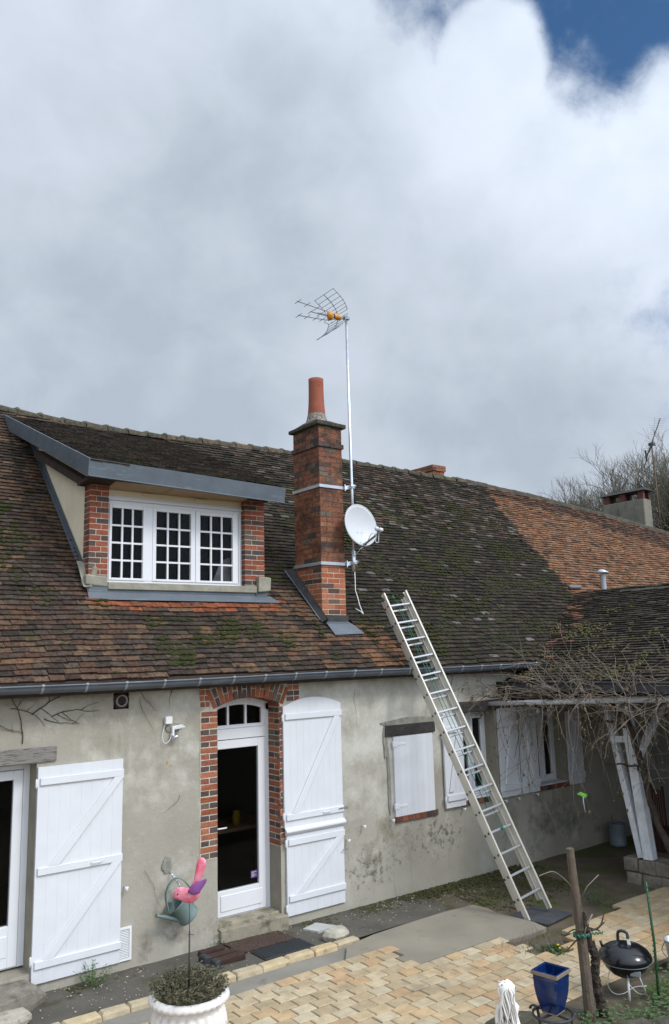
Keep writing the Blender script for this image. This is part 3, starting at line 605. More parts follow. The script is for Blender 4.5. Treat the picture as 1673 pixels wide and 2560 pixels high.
# windows between the shutters
for (x0, x1, z0, z1) in [(8.42, 9.13, 1.0, 2.17), (10.0, 10.70, 1.0, 2.10)]:
    b = MB(); frame_rect(b, x0, x1, z0, z1, .055, .20, .26); w_ = b.build('window', 'white', H, bevel=.003)
    b = MB(); xm = (x0+x1)/2; frame_rect(b, x0+.05, xm+.02, z0+.045, z1-.045, .06, .19, .235); frame_rect(b, xm+.022, x1-.05, z0+.045, z1-.045, .06, .186, .23); b.build('sash', 'white', w_, bevel=.004)
    b = MB(); b.box(x0+.08, x1-.08, .21, .216, z0+.08, z1-.08); b.build('pane', 'glass', w_)
    b = MB(); b.box(x0-.005, x1+.005, -.02, .2, z0-.02, z0+.012); b.build('sill', 'white', w_, bevel=.004)
# interior shell, seen dimly through the panes
b = MB(); X0, X1, Ya, Yb, Za, Zb = .9, 11.6, .45, 3.6, .12, 2.68
b.add([(X0, Ya-.16, Za), (X1, Ya-.16, Za), (X1, Yb, Za), (X0, Yb, Za), (X0, Ya-.16, Zb), (X1, Ya-.16, Zb), (X1, Yb, Zb), (X0, Yb, Zb)], [(0, 1, 2, 3), (4, 7, 6, 5), (3, 2, 6, 7), (0, 3, 7, 4), (1, 5, 6, 2)])
for x in (4.2, 6.5, 9.4): b.box(x, x+.08, Ya, Yb-.01, Za+.01, Zb-.01)
b.build('interior', 'interior', H)

# --- the doorstep
b = MB(); pts = [(4.575, -.055, -.05), (5.42, -.105, -.05), (5.42, .2, -.05), (4.575, .2, -.05)]; b.prism(pts, (0, 0, .19))
b.box(4.565, 5.385, .03, .235, .13, .168); b.build('doorstep', 'step', H, bevel=.010, seg=2)
# vent pipe, grille
b = MB(); nn = 20
ring = [(3.42+.088*(1+.2*fbm(math.cos(a)*2, math.sin(a)*2, 9))*math.cos(a), -.004, 2.63+.085*(1+.25*fbm(math.cos(a)*2, math.sin(a)*2, 4))*math.sin(a)) for a in [2*math.pi*k/nn for k in range(nn)]]
b.prism(ring, (0, .10, 0)); b.build('broken_hole', 'rust', H)
b = MB(); b.lathe([(.05, .12), (.05, -.03), (.062, -.03), (.062, .12)], (3.42, 0, 2.63), 24, (0, 1, 0)); b.lathe([(.052, .02), (.001, .02)], (3.42, .02, 2.63), 24, (0, 1, 0)); b.build('vent_pipe', 'plastic_g', H)
b = MB(); frame_rect(b, 3.40, 3.565, .085, .40, .022, -.028, -.008)
for k in range(17):
    z = .112+k*.0155; b.add([(3.42, -.022, z), (3.545, -.022, z), (3.545, -.010, z+.011), (3.42, -.010, z+.011), (3.42, -.024, z+.003), (3.545, -.024, z+.003)], [(0, 1, 2, 3), (4, 5, 2, 3), (0, 1, 5, 4)])
vg = b.build('vent_grille', 'plastic_w', H)
b = MB(); b.box(3.42, 3.545, -.009, -.005, .10, .385); b.build('grille_back', 'black', vg)
# dead creeper stems on the wall at the left
b = MB()
def creeper(x, z, ang, L_, r):
    pts = [(x, -.012, z)]; n = max(4, int(L_/.05))
    for k in range(n):
        ang += rnd(-.28, .28); x += math.cos(ang)*L_/n; z += math.sin(ang)*L_/n; z = min(z, 2.76); pts.append((x, -.010-rnd(0, .006), z))
        if L_ > .25 and random.random() < .22: creeper(x, z, ang+random.choice((-1, 1))*rnd(.5, 1.0), L_*rnd(.25, .5), r*.6)
    b.tube(pts, [r*(1-.7*k/len(pts)) for k in range(len(pts))], 5)
for a in [(2.42, 2.28, 1.5, .75, .005), (2.50, 2.55, .35, .8, .006), (2.62, 2.5, -.5, .35, .004), (2.7, 2.52, .5, .5, .005), (2.3, 2.62, -.4, .4, .004), (3.62, 2.74, -1.0, .3, .0025), (4.0, 2.74, -2.0, .22, .003), (3.9, 2.78, -.4, .15, .003), (7.85, 2.55, -1.7, .3, .003), (8.3, 2.7, -1.5, .3, .003), (2.12, 2.5, -.2, .25, .004)]: creeper(*a)
b.build('dead_creeper', 'bark', H)

# --- roof deck with a hole for the dormer
DX0, DX1 = 3.42, 5.78
b = MB()
def deck(xa, xb, s0f, s1f, h=-.012):
    n = max(1, int((xb-xa)/.4))
    for k in range(n):
        a = xa+(xb-xa)*k/n; c = xa+(xb-xa)*(k+1)/n
        b.add([rp(a, s0f(a), h), rp(c, s0f(c), h), rp(c, s1f(c), h), rp(a, s1f(a), h)], [(0, 1, 2, 3)])
deck(-3, DX0, lambda x: 0, ridge_s); deck(DX0, DX1, lambda x: 0, lambda x: 1.33); deck(DX0, DX1, lambda x: 5.5, ridge_s); deck(DX1, 12.75, lambda x: 0, ridge_s)
for (a, s0), (c, s1) in zip(RIDGE[:8], RIDGE[1:8]):
    p, q = rp(a, s0, -.012), rp(c, s1, -.012); b.add([p, q, (q.x, q.y+4.4, q.z-4.2), (p.x, p.y+4.4, p.z-4.2)], [(0, 1, 2, 3)])
roof = b.build('roof', 'deck', H)
b = MB(); b.box(-3, 12.0, -.13, 0.02, 2.76, 2.84); b.box(-3, 10.0, -.16, -.13, 2.72, 2.86); b.build('eaves_board', 'soffit', H)

def pick(*cs): return random.choice(cs)
DARK = [(.036, .031, .025), (.046, .038, .030), (.029, .026, .023), (.056, .044, .034), (.040, .037, .028)]
BROWN = [(.105, .060, .044), (.075, .048, .038), (.14, .085, .055), (.055, .042, .038), (.085, .066, .052), (.17, .105, .065), (.12, .062, .04)]
ORANGE = [(.205, .108, .064), (.165, .088, .053), (.225, .125, .074), (.145, .085, .056), (.19, .120, .080), (.21, .100, .056)]
RUST = [(.27, .092, .046), (.22, .08, .044), (.18, .078, .048)]
def boundary(s): return 12.62+(s-1.7)*0.225
def tile_col(X, s):
    f = fbm(X*.9, s*1.1, 11); g_ = fbm(X*2.3, s*2.3, 31)
    if X < 6.75:
        if 3.35 < X < 5.95 and 1.02 < s < 1.27: c = pick(*RUST) if random.random() < (s-.9)/.4+.15 else pick(*BROWN)
        elif g_ > .28: c = pick((.17, .105, .06), (.20, .11, .055), *BROWN)
        elif X > 4.3 and s < 1.0: c = pick(*DARK, *BROWN[1:5])
        elif f < -.25: c = pick(*DARK, *BROWN[3:5])
        else: c = pick(*BROWN, *BROWN, *DARK[:2])
        if X > 5.9 and s > 1.4: c = pick(*DARK)
        if 5.3 < X and s < 1.5 and random.random() < .25: c = pick((.16, .10, .06), (.19, .095, .05))
    elif X < 7.35+.3*g_ and s < .75: c = pick((.15, .085, .05), (.19, .10, .055), (.09, .06, .045))
    elif X > boundary(s)+rnd(-.07, .07)+.12*fbm(s*3, 1.3, 0):
        dr_ = ridge_s(X)-s
        k = .35+.12*max(0, X-13)+.25*f
        c = pick(*ORANGE) if dr_ > k else pick((.09, .055, .04), (.06, .045, .038), (.14, .075, .05))
        if dr_ > k and random.random() < .10: c = pick((.12, .07, .05), (.08, .06, .05))
    else:
        c = pick(*DARK)
        if s > 3.4 and random.random() < .30+.4*max(0, g_): c = pick((.09, .058, .045), (.12, .10, .085), (.075, .06, .05))
        if random.random() < .02: c = (.13, .12, .11)
    k = rnd(.82, 1.12)
    if X < 6.75 and not (3.35 < X < 5.95 and 1.02 < s < 1.27): c = tuple(.52*q+.48*m for q, m in zip(c, (.066, .050, .040)))
    return tuple(q*k for q in c)
def lay_tiles(b, place, inside, s_max, x0, x1, colf, exp=.083, tw=.160, lift=.023, wav=.020, rough=1.0):
    """courses of plain tiles: each tile a thin slab resting on the course below"""
    row = 0; s = 0.0
    while s < s_max:
        x = x0+(row % 2)*tw/2
        while x < x1:
            w = tw*rnd(.94, 1.05)
            if inside(x+w/2, s+exp*.5):
                so = s+wav*fbm(x*.8, s*.9, 2)+rnd(-.006, .006)*rough; so2 = so+rnd(-.008, .008)*rough; L_ = exp*1.45; g_ = .0018
                h0 = lift+rnd(-.002, .004)*rough+.016*fbm(x*.8, s*.8, 8); h1 = h0+rnd(-.003, .003)*rough; th = .017
                P = [place(x+g_, so, h0), place(x+w-g_, so2, h1), place(x+w-g_, so2+L_, h1-lift*1.15), place(x+g_, so+L_, h0-lift*1.15),
                     place(x+g_, so, h0-th), place(x+w-g_, so2, h1-th)]
                b.add(P, [(0, 1, 2, 3), (4, 5, 1, 0), (4, 0, 3), (5, 2, 1)], colf(x+w/2, s))
            x += w
        s += exp; row += 1
def on_main(X, s):
    if s > ridge_s(X)-.05: return False
    if DX0-.2 < X < DX1-.02 and s > 1.28 and (s < 1.6 and X > DX0 or Z0+s*st < 5.285+(Y0+s*ct-.47)*(1.57/3.93)): return X < DX0 and s < 4.6
    if 6.44 < X < 6.84 and .86 < s < 1.95: return False
    vl = (X-10.02)/2.6*1.62
    if X > 10.0 and s < vl-.03 and X < 12.75: return False
    if X >= 12.75: return False
    return True
b = MB(); lay_tiles(b, rp, on_main, 6.0, -3.0, 12.75, tile_col); b.build('roof_tiles', 'tile', roof)
# moss cushions on the roof
def moss_on(b, place, inside, n, x0, x1, s0, s1, thr, size=(.010, .028)):
    k = 0; tries = 0
    while k < n and tries < n*30:
        tries += 1; x = rnd(x0, x1); s = rnd(s0, s1)
        if not inside(x, s): continue
        if fbm(x*1.4, s*1.9, 77)+.5*fbm(x*4, s*4, 5) < thr: continue
        s = round(s/.083)*.083+rnd(-.012, .02); r = rnd(*size)
        c = place(x, s, .016); b.ball(c, r, 6, 4, .3, (1.5, .9, .75)); k += 1
b = MB(); moss_on(b, rp, on_main, 3400, 7.0, 12.6, .1, 4.6, .12); moss_on(b, rp, on_main, 420, 3.9, 6.3, .15, .95, .18, (.012, .03)); moss_on(b, rp, on_main, 260, 2.1, 3.6, .3, 3.5, .35); moss_on(b, rp, on_main, 500, 5.85, 6.4, 1.6, 4.5, .0)
o = b.build('roof_moss', 'moss', roof)
# ridge tiles with mortar crests
b = MB(); cr = MB(); x = 1.62-.345*13
def ridge_pt(X): p = rp(X, ridge_s(X), 0); return Vector((X, p.y+.03, p.z-.005))
while x < 12.7:
    w = .345; p, q = ridge_pt(x), ridge_pt(x+w); vs = []; nn = 8
    for (e_, P, r) in ((0, p, .118+rnd(-.006, .006)), (1, q, .100+rnd(-.006, .006))):
        for k in range(nn+1):
            a = math.pi*k/nn; vs.append((P.x, P.y-math.cos(a)*r, P.z-.045+math.sin(a)*r*.95))
    b.add(vs, [(k, k+1, k+nn+2, k+nn+1) for k in range(nn)], pick((.085, .075, .055), (.11, .085, .06), (.07, .065, .05)), True)
    cr = MB(); cr.ball((x+.0, p.y, p.z+.028), .058, 10, 6, .14, (1.15, 1.5, .85)); cr.build('ridge_crest', 'crest', roof); x += w
b.build('ridge_tiles', 'tile', roof)

# --- gutter with its brackets
b = MB(); gx0, gx1, gy, gz, gr = -3, 9.83, -.262, 2.825, .068
nn = 10; prof = [(gy-math.cos(math.pi*k/nn)*gr, gz-math.sin(math.pi*k/nn)*gr) for k in range(nn+1)]
xs_ = frange(gx0, gx1, .6); vs = []
for x in xs_:
    sag = .006*math.sin(x*1.3)
    for (y_, z_) in prof: vs.append((x, y_, z_+sag))
m_ = len(prof); b.add(vs, [(i*m_+k, i*m_+k+1, (i+1)*m_+k+1, (i+1)*m_+k) for i in range(len(xs_)-1) for k in range(m_-1)], None, True)
b.tube([(x, gy-gr-.004, gz+.004+.006*math.sin(x*1.3)) for x in xs_], .010, 8)
b.add([(gx1, y_, z_) for (y_, z_) in prof], [tuple(range(m_))])
gut = b.build('gutter', 'zinc', H)
for x in [1.68, 2.09, 2.50, 2.93, 3.34, 3.76, 4.17, 4.59, 5.0, 5.42, 5.86, 6.30, 6.73, 7.22, 7.74, 8.19, 8.57, 8.96, 9.34, 9.74]:
    b = MB(); pr = [(gy-math.cos(math.pi*k/nn)*(gr+.004), gz-math.sin(math.pi*k/nn)*(gr+.004)) for k in range(nn+1)]; w = .013
    sag = .006*math.sin(x*1.3)
    vs = [(x+dx, y_, z_+sag) for dx in (-w, w) for (y_, z_) in pr]+[(x+dx, y_+(.004 if y_ > gy else -.0), z_+sag-.004) for dx in (-w, w) for (y_, z_) in pr]
    b.add(vs, [(k, k+1, m_+k+1, m_+k) for k in range(m_-1)]); b.tube([(x-w, gy-gr-.006, gz+.006+sag), (x+w, gy-gr-.006, gz+.006+sag)], .014, 8)
    b.build('gutter_bracket', 'bracket', gut)

# ================================================================== DORMER (part of the farmhouse)
b = MB(); FY = .90; yR = 4.40
dsl = (6.87-5.30)/(yR-.47); dn = Vector((0, -dsl, 1)).normalized(); DU = Vector((0, 1, dsl)).normalized(); DLen = (yR-.47)*math.sqrt(1+dsl*dsl)
def dp(X, s, h=0.0): return Vector((X, .47, 5.285+.0)) + DU*s + dn*h - Vector((0, 0, .030*(X-3.2)/2.6))
def pyz(y, z): return (y, z)
# cheeks: cream rendered sides between main roof, dormer roof and piers
def roofz(y): return Z0+(y-Y0)*math.tan(TH)
def dormz(y): return 5.285+(y-.47)*dsl-.05
for X, th in ((3.41, .02), (5.74, .02)):
    b = MB(); b.prism([(X, .95, roofz(.95)-.05), (X, 3.85, roofz(3.85)-.05), (X, 3.85, dormz(3.85)), (X, .95, dormz(.95))], (th, 0, 0)); b.build('dormer_cheek', 'cream', H)
dor = H
# dormer inside, dark
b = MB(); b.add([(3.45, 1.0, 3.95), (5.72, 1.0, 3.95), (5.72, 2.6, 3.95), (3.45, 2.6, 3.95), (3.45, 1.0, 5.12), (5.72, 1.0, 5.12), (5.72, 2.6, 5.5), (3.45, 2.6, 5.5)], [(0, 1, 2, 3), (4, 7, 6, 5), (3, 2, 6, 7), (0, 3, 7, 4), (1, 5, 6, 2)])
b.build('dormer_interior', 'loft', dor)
# brick piers
for (xa, xb) in ((3.335, 3.565), (5.43, 5.735)):
    b = MB(); mo = MB(); z0_, z1_ = 3.90, 5.10; y0_, y1_ = .835, 1.02; bh = .0665; k = 0; z = z0_
    mo.box(xa+.004, xb-.004, y0_+.004, y1_, z0_-.12, z1_)
    while z < z1_-.01:
        stretch = k % 2 == 0; c1 = [(0.27, .082, .048), (.25, .075, .045), (.29, .092, .052)]
        dk = .12 if stretch else .45
        m_ = xa+(xb-xa)*(.62 if stretch else .36)
        b.box(xa, m_-.004, y0_, y0_+.11, z+.005, z+bh-.004, brick_col(dk, c1), .0015); b.box(m_+.004, xb, y0_, y0_+.11, z+.005, z+bh-.004, brick_col(dk, c1), .0015)
        b.box(xa+.0005, xa+.05, y0_+.118, y1_, z+.005, z+bh-.004, brick_col(dk, c1), .0015); b.box(xb-.05, xb-.0005, y0_+.118, y1_, z+.005, z+bh-.004, brick_col(dk, c1), .0015)
        z += bh; k += 1
    p = mo.build('brick_pier', 'mortar', dor); b.build('bricks', 'brick', p, bevel=.002)
# cement foot pieces beside the piers
b = MB(); b.box(5.60, 5.80, .78, 1.0, 3.88, 4.08, None, .02); b.build('cement_fillet', 'sill', dor, bevel=.015, seg=2)
b = MB(); b.box(3.30, 3.56, .80, 1.0, 3.90, 4.02, None, .012); b.prism([(3.27, .80, 3.88), (3.36, .80, 3.88), (3.40, .80, 4.12), (3.33, 1.05, 4.2), (3.28, 1.1, 4.22)], (.07, .05, 0))
b.build('cement_fillet', 'sill', dor, bevel=.015, seg=2)
# window: one wide frame with three leaves of twelve panes
b = MB(); wx0, wx1, wz0, wz1 = 3.565, 5.43, 3.955, 4.945; yw = .92
frame_rect(b, wx0, wx1, wz0, wz1, .045, yw, yw+.07, .03); b.box(4.065, 4.165, yw-.004, yw+.06, wz0+.03, wz1-.045)
win = b.build('dormer_window', 'pvc', dor, bevel=.003)
for i, (a, c, ga, gc) in enumerate(((3.605, 4.068, 3.640, 4.035), (4.162, 4.745, 4.212, 4.682), (4.75, 5.372, 4.817, 5.290))):
    b = MB(); zb, zt = 4.012, 4.855
    b.box(a, ga, yw-.012, yw+.04, wz0+.028, wz1-.042); b.box(gc, c, yw-.012, yw+.04, wz0+.028, wz1-.042); b.box(ga, gc, yw-.012, yw+.04, wz0+.028, zb); b.box(ga, gc, yw-.012, yw+.04, zt, wz1-.042)
    lf = b.build('casement', 'pvc', win, bevel=.004)
    b = MB()
    for k in (1, 2): x = ga+(gc-ga)*k/3; b.box(x-.011, x+.011, yw-.006, yw+.02, zb, zt)
    for k in (1, 2, 3):
        z = zb+(zt-zb)*k/4
        for q in range(3): b.box(ga+(gc-ga)*q/3+(.0111 if q else 0), ga+(gc-ga)*(q+1)/3-(.0111 if q < 2 else 0), yw-.005, yw+.02, z-.011, z+.011)
    o = b.build('glazing_bars', 'pvc', win)
b = MB(); b.box(3.62, 5.36, yw+.022, yw+.027, 4.0, 4.87); b.build('pane', 'glass', win)
b = MB(); b.prism([(5.08, 1.06, 4.02), (5.34, 1.06, 4.02), (5.34, 1.06, 4.35), (5.2, 1.06, 4.3)], (0, .01, 0)); b.build('curtain', 'curtain', dor)
# head of the opening: cover board, pine trim, dark soffit
b = MB(); b.box(3.565, 5.43, .915, .94, 4.947, 5.0); b.box(3.565, 5.43, .90, .914, 4.952, 4.972); b.build('head_board', 'pvc', dor)
b = MB(); b.box(3.565, 5.43, .93, .97, 5.001, 5.09); b.box(4.02, 4.18, .90, .928, 5.045, 5.065); b.box(4.75, 4.92, .90, .928, 5.04, 5.06); b.build('head_lining', 'cream', dor)
b = MB()
for (xa, xb) in ((3.565, 4.3), (4.31, 5.43)): b.prism([(xa, .60, 5.12), (xa, .93, 5.075), (xa, .93, 5.09), (xa, .60, 5.135)], (xb-xa, 0, 0))
b.build('trim', 'wood', dor)
b = MB(); b.prism([(3.24, .53, 5.12), (3.24, 1.02, 5.10), (3.24, 1.02, 5.14), (3.24, .53, 5.16)], (2.56, 0, 0)); b.prism([(3.28, .98, 5.09), (3.28, 2.9, 5.09+1.9*dsl), (3.28, 2.9, 5.19+1.9*dsl), (3.28, .98, 5.19)], (.12, 0, 0)); b.build('soffit', 'soffit', dor)
# zinc: front fascia, verge, side soakers, apron; stone sill
b = MB()
b.prism([(3.185, .50, 5.105), (3.185, .485, 5.105), (3.185, .455, 5.30), (3.185, .47, 5.31)], (2.655, 0, 0)) if False else None
b.add([(3.185, .485, 5.115), (5.835, .485, 5.035), (5.845, .455, 5.235), (3.185, .455, 5.315), (3.185, .515, 5.115), (5.835, .515, 5.035), (5.845, .52, 5.245), (3.185, .52, 5.325)], [(0, 1, 2, 3), (5, 4, 7, 6), (3, 2, 6, 7), (0, 4, 5, 1), (1, 5, 6, 2), (0, 3, 7, 4)])
b.tube([(3.185, .482, 5.117), (5.835, .482, 5.037)], .011, 8)
b.add([(3.175, .455, 5.315), (3.10, 4.25, 5.315+3.795*dsl), (3.10, 4.25, 5.115+3.77*dsl), (3.175, .485, 5.115), (3.195, .455, 5.315), (3.12, 4.25, 5.315+3.795*dsl), (3.12, 4.25, 5.115+3.77*dsl), (3.195, .485, 5.115)], [(0, 1, 2, 3), (7, 6, 5, 4), (0, 4, 5, 1), (3, 2, 6, 7), (0, 3, 7, 4)])
b.build('fascia', 'zinc', dor, bevel=.002)
b = MB()
b.add([rp(3.395, 1.75, .02), rp(3.395, 5.2, .02), rp(3.395, 5.2, .08), rp(3.395, 1.75, .08), rp(3.34, 1.75, .03), rp(3.34, 5.2, .03)], [(0, 1, 2, 3), (0, 4, 5, 1)])
b.build('side_flashing', 'zinc', dor)
b = MB(); b.box(3.34, 3.57, .815, .84, 3.80, 3.92); b.box(5.585, 5.76, .81, .84, 3.79, 3.90)
b.add([(3.33, .822, 3.835), (5.80, .822, 3.825), (5.93, .745, 3.735), (3.32, .745, 3.74)], [(0, 1, 2, 3)]); b.add([(3.33, .823, 3.835), (5.62, .823, 3.83), (5.62, .823, 3.90), (3.33, .823, 3.90)], [(0, 1, 2, 3)])
b.build('apron', 'zinc', dor)
b = MB(); b.box(3.565, 5.60, .80, .96, 3.862, 3.948, None, .003); b.build('sill', 'sill', dor, bevel=.006)
# tiles of the dormer roof
def on_dorm(X, s):
    p = dp(X, s)
    if X > 5.84 or X < 3.2: return False
    return p.z > roofz(p.y)+.0 and s < DLen+.05
b = MB(); b.add([dp(3.2, 0, -.012), dp(5.83, 0, -.012), dp(5.83, DLen*.875, -.012), dp(3.2, DLen*.895, -.012)], [(0, 1, 2, 3)]); drf = b.build('dormer_roof', 'deck', dor)
b = MB()
def dcol(X, s):
    k = rnd(.8, 1.15); return tuple(q*k for q in pick(*DARK, *DARK, (.065, .048, .042), (.085, .06, .05), (.06, .055, .05)))
lay_tiles(b, dp, on_dorm, DLen, 3.19, 5.84, dcol, rough=1.4); b.build('roof_tiles', 'tile', drf)

# ================================================================== MAIN CHIMNEY (part of the farmhouse)
cx0, cx1, cy0, cy1 = 6.43, 6.835, .50, 1.13; mo = MB(); b = MB(); zb, zt = 3.42, 6.22
mo.box(cx0+.004, cx1-.004, cy0+.004, cy1-.004, zb-.1, zt)
z = 3.50; k = 0; bh = .0705
def course(b, x0, x1, y0, y1, z, bh, k, pal=None, dark=.3):
    L1 = .205; L2 = .10
    def run(a0, a1, off):
        out = []; a = a0; first = True
        while a < a1-.02:
            l_ = (L2 if off else L1) if first else L1; e_ = min(a1, a+l_); 
            if a1-e_ < .05: e_ = a1
            out.append((a, e_)); a = e_; first = False
        return out
    for (a, e_) in run(x0, x1, k % 2): b.box(a+.004, e_-.004, y0, y0+.09, z+.005, z+bh-.005, brick_col(dark, pal), .002)
    for (a, e_) in run(x0, x1, (k+1) % 2): b.box(a+.004, e_-.004, y1-.09, y1, z+.005, z+bh-.005, brick_col(dark, pal), .002)
    for (a, e_) in run(y0+.004, y1-.004, (k+1) % 2):
        b.box(x0, x0+.09, a+.004, e_-.004, z+.005, z+bh-.005, brick_col(dark, pal), .002); b.box(x1-.09, x1, a+.004, e_-.004, z+.005, z+bh-.005, brick_col(dark, pal), .002)
CP = [(0.235, .098, .055), (.21, .085, .05), (.26, .115, .065), (.165, .072, .048), (.22, .088, .05)]
while z < 6.15:
    if 5.86 < z < 5.94: course(b, cx0-.022, cx1+.022, cy0-.022, cy1+.022, z, bh, k, [(.10, .06, .045)], .7); 
    elif z > 4.15: course(b, cx0, cx1, cy0, cy1, z, bh, k, CP, .16)
    z += bh; k += 1
ch = mo.build('chimney', 'mortar_dark', H); b.build('bricks', 'brick_sooty', ch)
b = MB(); z = 3.50; k = 0; mo2 = MB(); mo2.box(cx0+.0025, cx1-.0025, cy0+.0025, cy1-.0025, 3.3, 4.20)
while z < 4.15: course(b, cx0, cx1, cy0, cy1, z, bh, k, [(0.36, .13, .065), (.33, .10, .05), (.40, .15, .08)], .22); z += bh; k += 1
mo2.build('pale_joints', 'mortar', ch); b.build('bricks', 'brick', ch)
b = MB(); b.box(cx0-.05, cx1+.05, cy0-.05, cy1+.05, 6.205, 6.262, None, .008); b.add([(cx0-.02, cy0-.02, 6.26), (cx1+.02, cy0-.02, 6.26), (cx1+.02, cy1+.02, 6.26), (cx0-.02, cy1+.02, 6.26), (6.50, .65, 6.34), (6.76, .65, 6.34), (6.76, .95, 6.34), (6.50, .95, 6.34)], [(0, 1, 5, 4), (1, 2, 6, 5), (2, 3, 7, 6), (3, 0, 4, 7), (4, 5, 6, 7)])
b.build('cap', mat('mossy_cap_stone', (.075, .066, .045), 1.0, col2=(.04, .038, .03), vscale=14, bump=.9, bscale=30, spots=[((.16, .13, .04), 8, .62, .75)]), ch, bevel=.008)
b = MB(); b.lathe([(.18, 6.27), (.16, 6.33), (.140, 6.40), (.124, 6.47)], (6.625, .80, 0), 32, smooth=True); b.build('mortar_collar', 'lime', ch)
b = MB(); b.lathe([(.138, 6.36), (.127, 6.46), (.117, 6.58), (.111, 6.70), (.108, 6.93), (.110, 6.985), (.100, 6.99), (.096, 6.9), (.096, 6.6)], (6.625, .80, 0), 36); b.lathe([(.097, 6.9), (.001, 6.9)], (6.625, .80, 0), 24); b.build('chimney_pot', 'terracotta', ch)
b = MB(); b.ball((6.60, .695, 6.86), .008, 8, 5); b.build('weep_hole', 'black', ch)
b = MB()                                                     # mortar fillet and lead along the roof joint
b.add([rp(cx0-.055, .85, .03), rp(cx0-.002, .85, .10), rp(cx0-.002, 1.93, .12), rp(cx0-.085, 1.97, .03)], [(0, 1, 2, 3)]); b.box(cx0-.012, cx1+.012, cy0-.02, cy0+.02, 3.44, 3.56, None, .01)
b.add([rp(cx0-.002, .82, .0), rp(cx0-.002, 1.95, .0), rp(cx0-.002, 1.95, .11), rp(cx0-.002, .82, .11)], [(0, 1, 2, 3)])
b.build('mortar_flashing', 'lead', ch)
b = MB(); b.add([(cx0-.01, cy0-.022, 3.475), (cx1+.01, cy0-.022, 3.475), rp(cx1+.015, .80, .045), rp(cx0+.0, .80, .045)], [(0, 1, 2, 3)]); b.add([rp(cx0+.0, .80, .045), rp(cx1+.015, .80, .045), rp(cx1+.13, .62, .034), rp(cx0+.025, .60, .034)], [(0, 1, 2, 3)])
b.add([rp(cx0-.066, .90, .036), rp(cx0-.054, .90, .040), rp(cx0-.084, 1.97, .04), rp(cx0-.105, 1.98, .036)], [(0, 1, 2, 3)])
b.build('zinc_apron', 'zinc', ch)
# the brick stack behind the ridge
mo = MB(); b = MB(); mo.box(12.62, 12.97, 4.604, 5.40, 5.8, 7.10); z = 6.70; k = 0
while z < 7.16:
    e_ = .03 if z > 7.0 else 0; course(b, 12.615-e_, 12.975+e_, 4.60-e_, 5.40+e_, z, .0705, k, [(.34, .12, .07), (.30, .11, .06), (.24, .10, .06)], .15); z += .0705; k += 1
mo.box(12.60, 12.99, 4.58, 5.42, 7.17, 7.19)
c2 = mo.build('chimney', 'mortar_dark', H, label='short brick stack showing above the ridge'); b.build('bricks', 'brick', c2)

# ================================================================== ADJOINING HOUSE (orange tiles)
A = thing('adjoining_house', 'adjoining house with weathered orange tiled roof, beyond the mossy part', 'house', (17, 0, 0))
b = MB()
for (a, s0), (c, s1) in zip(RIDGE[7:], RIDGE[8:]):
    a = max(a, 12.75); b.add([rp(a, 0, -.012), rp(c, 0, -.012), rp(c, s1, -.012), rp(a, s0, -.012)], [(0, 1, 2, 3)])
    p, q = rp(a, s0, -.012), rp(c, s1, -.012); b.add([p, q, (q.x, q.y+4.4, q.z-4.2), (p.x, p.y+4.4, p.z-4.2)], [(0, 1, 2, 3)])
ar = b.build('roof', 'deck', A)
b = MB(); b.box(13.0, 24, 0, .3, -.3, 2.8); b.box(23.7, 24, .3, 6, -.3, 2.8); b.build('wall', 'plaster', A)
def on_adj(X, s): return s < ridge_s(X)-.04 and X > 12.70 and s > .9
b = MB(); lay_tiles(b, rp, on_adj, 6, 12.60, 22, tile_col, tw=.16, exp=.083, rough=1.1); b.build('roof_tiles', 'tile', ar)
b = MB(); xs_ = frange(12.72, 23, .3)
for k in range(len(xs_)-1):
    p, q = ridge_pt(xs_[k]), ridge_pt(xs_[k+1]); b.bar((p.x-.01, p.y, p.z-.02+rnd(-.01, .01)), (q.x+.01, q.y, q.z-.02+rnd(-.01, .01)), .20, .075)
b.build('ridge', mat('lichened_ridge', (.11, .095, .075), 1.0, col2=(.06, .055, .04), vscale=8, bump=.7, bscale=25, spots=[((.25, .24, .2), 14, .64, .72)]), ar, bevel=.02, seg=2)
# low tiled saddle over the annex junction
b = MB(); gcol = lambda X, s: tuple(q*rnd(.75, 1.0) for q in pick(*ORANGE, (.12, .07, .05)))
def sad(X, s, h): return Vector((X, 1.45+s*.55-.02*(X-14), 4.20+s*.62+(.05 if X < 15.6 else 0)+h))
lay_tiles(b, sad, lambda x, s: 0 < s < .36-abs(x-15)*.05, .5, 13.9, 16.6, gcol); b.build('roof_tiles', 'tile', ar)
# metal flue on the roof
b = MB(); b.lathe([(.055, 3.95), (.055, 4.42), (.058, 4.43)], (13.74, 1.16, 0), 16); b.lathe([(.12, 4.45), (.13, 4.47), (.04, 4.52), (.001, 4.53)], (13.72, 1.16, 0), 16); b.box(13.64, 13.80, 1.0, 1.14, 3.98, 4.05); b.build('flue', 'zinc_light', A)
b = MB(); b.obox(rp(12.80, 1.83, .05), (1, 0, 0), U, NR, .17, .035, .03); b.build('ridge_flashing', 'zinc', A, bevel=.01)
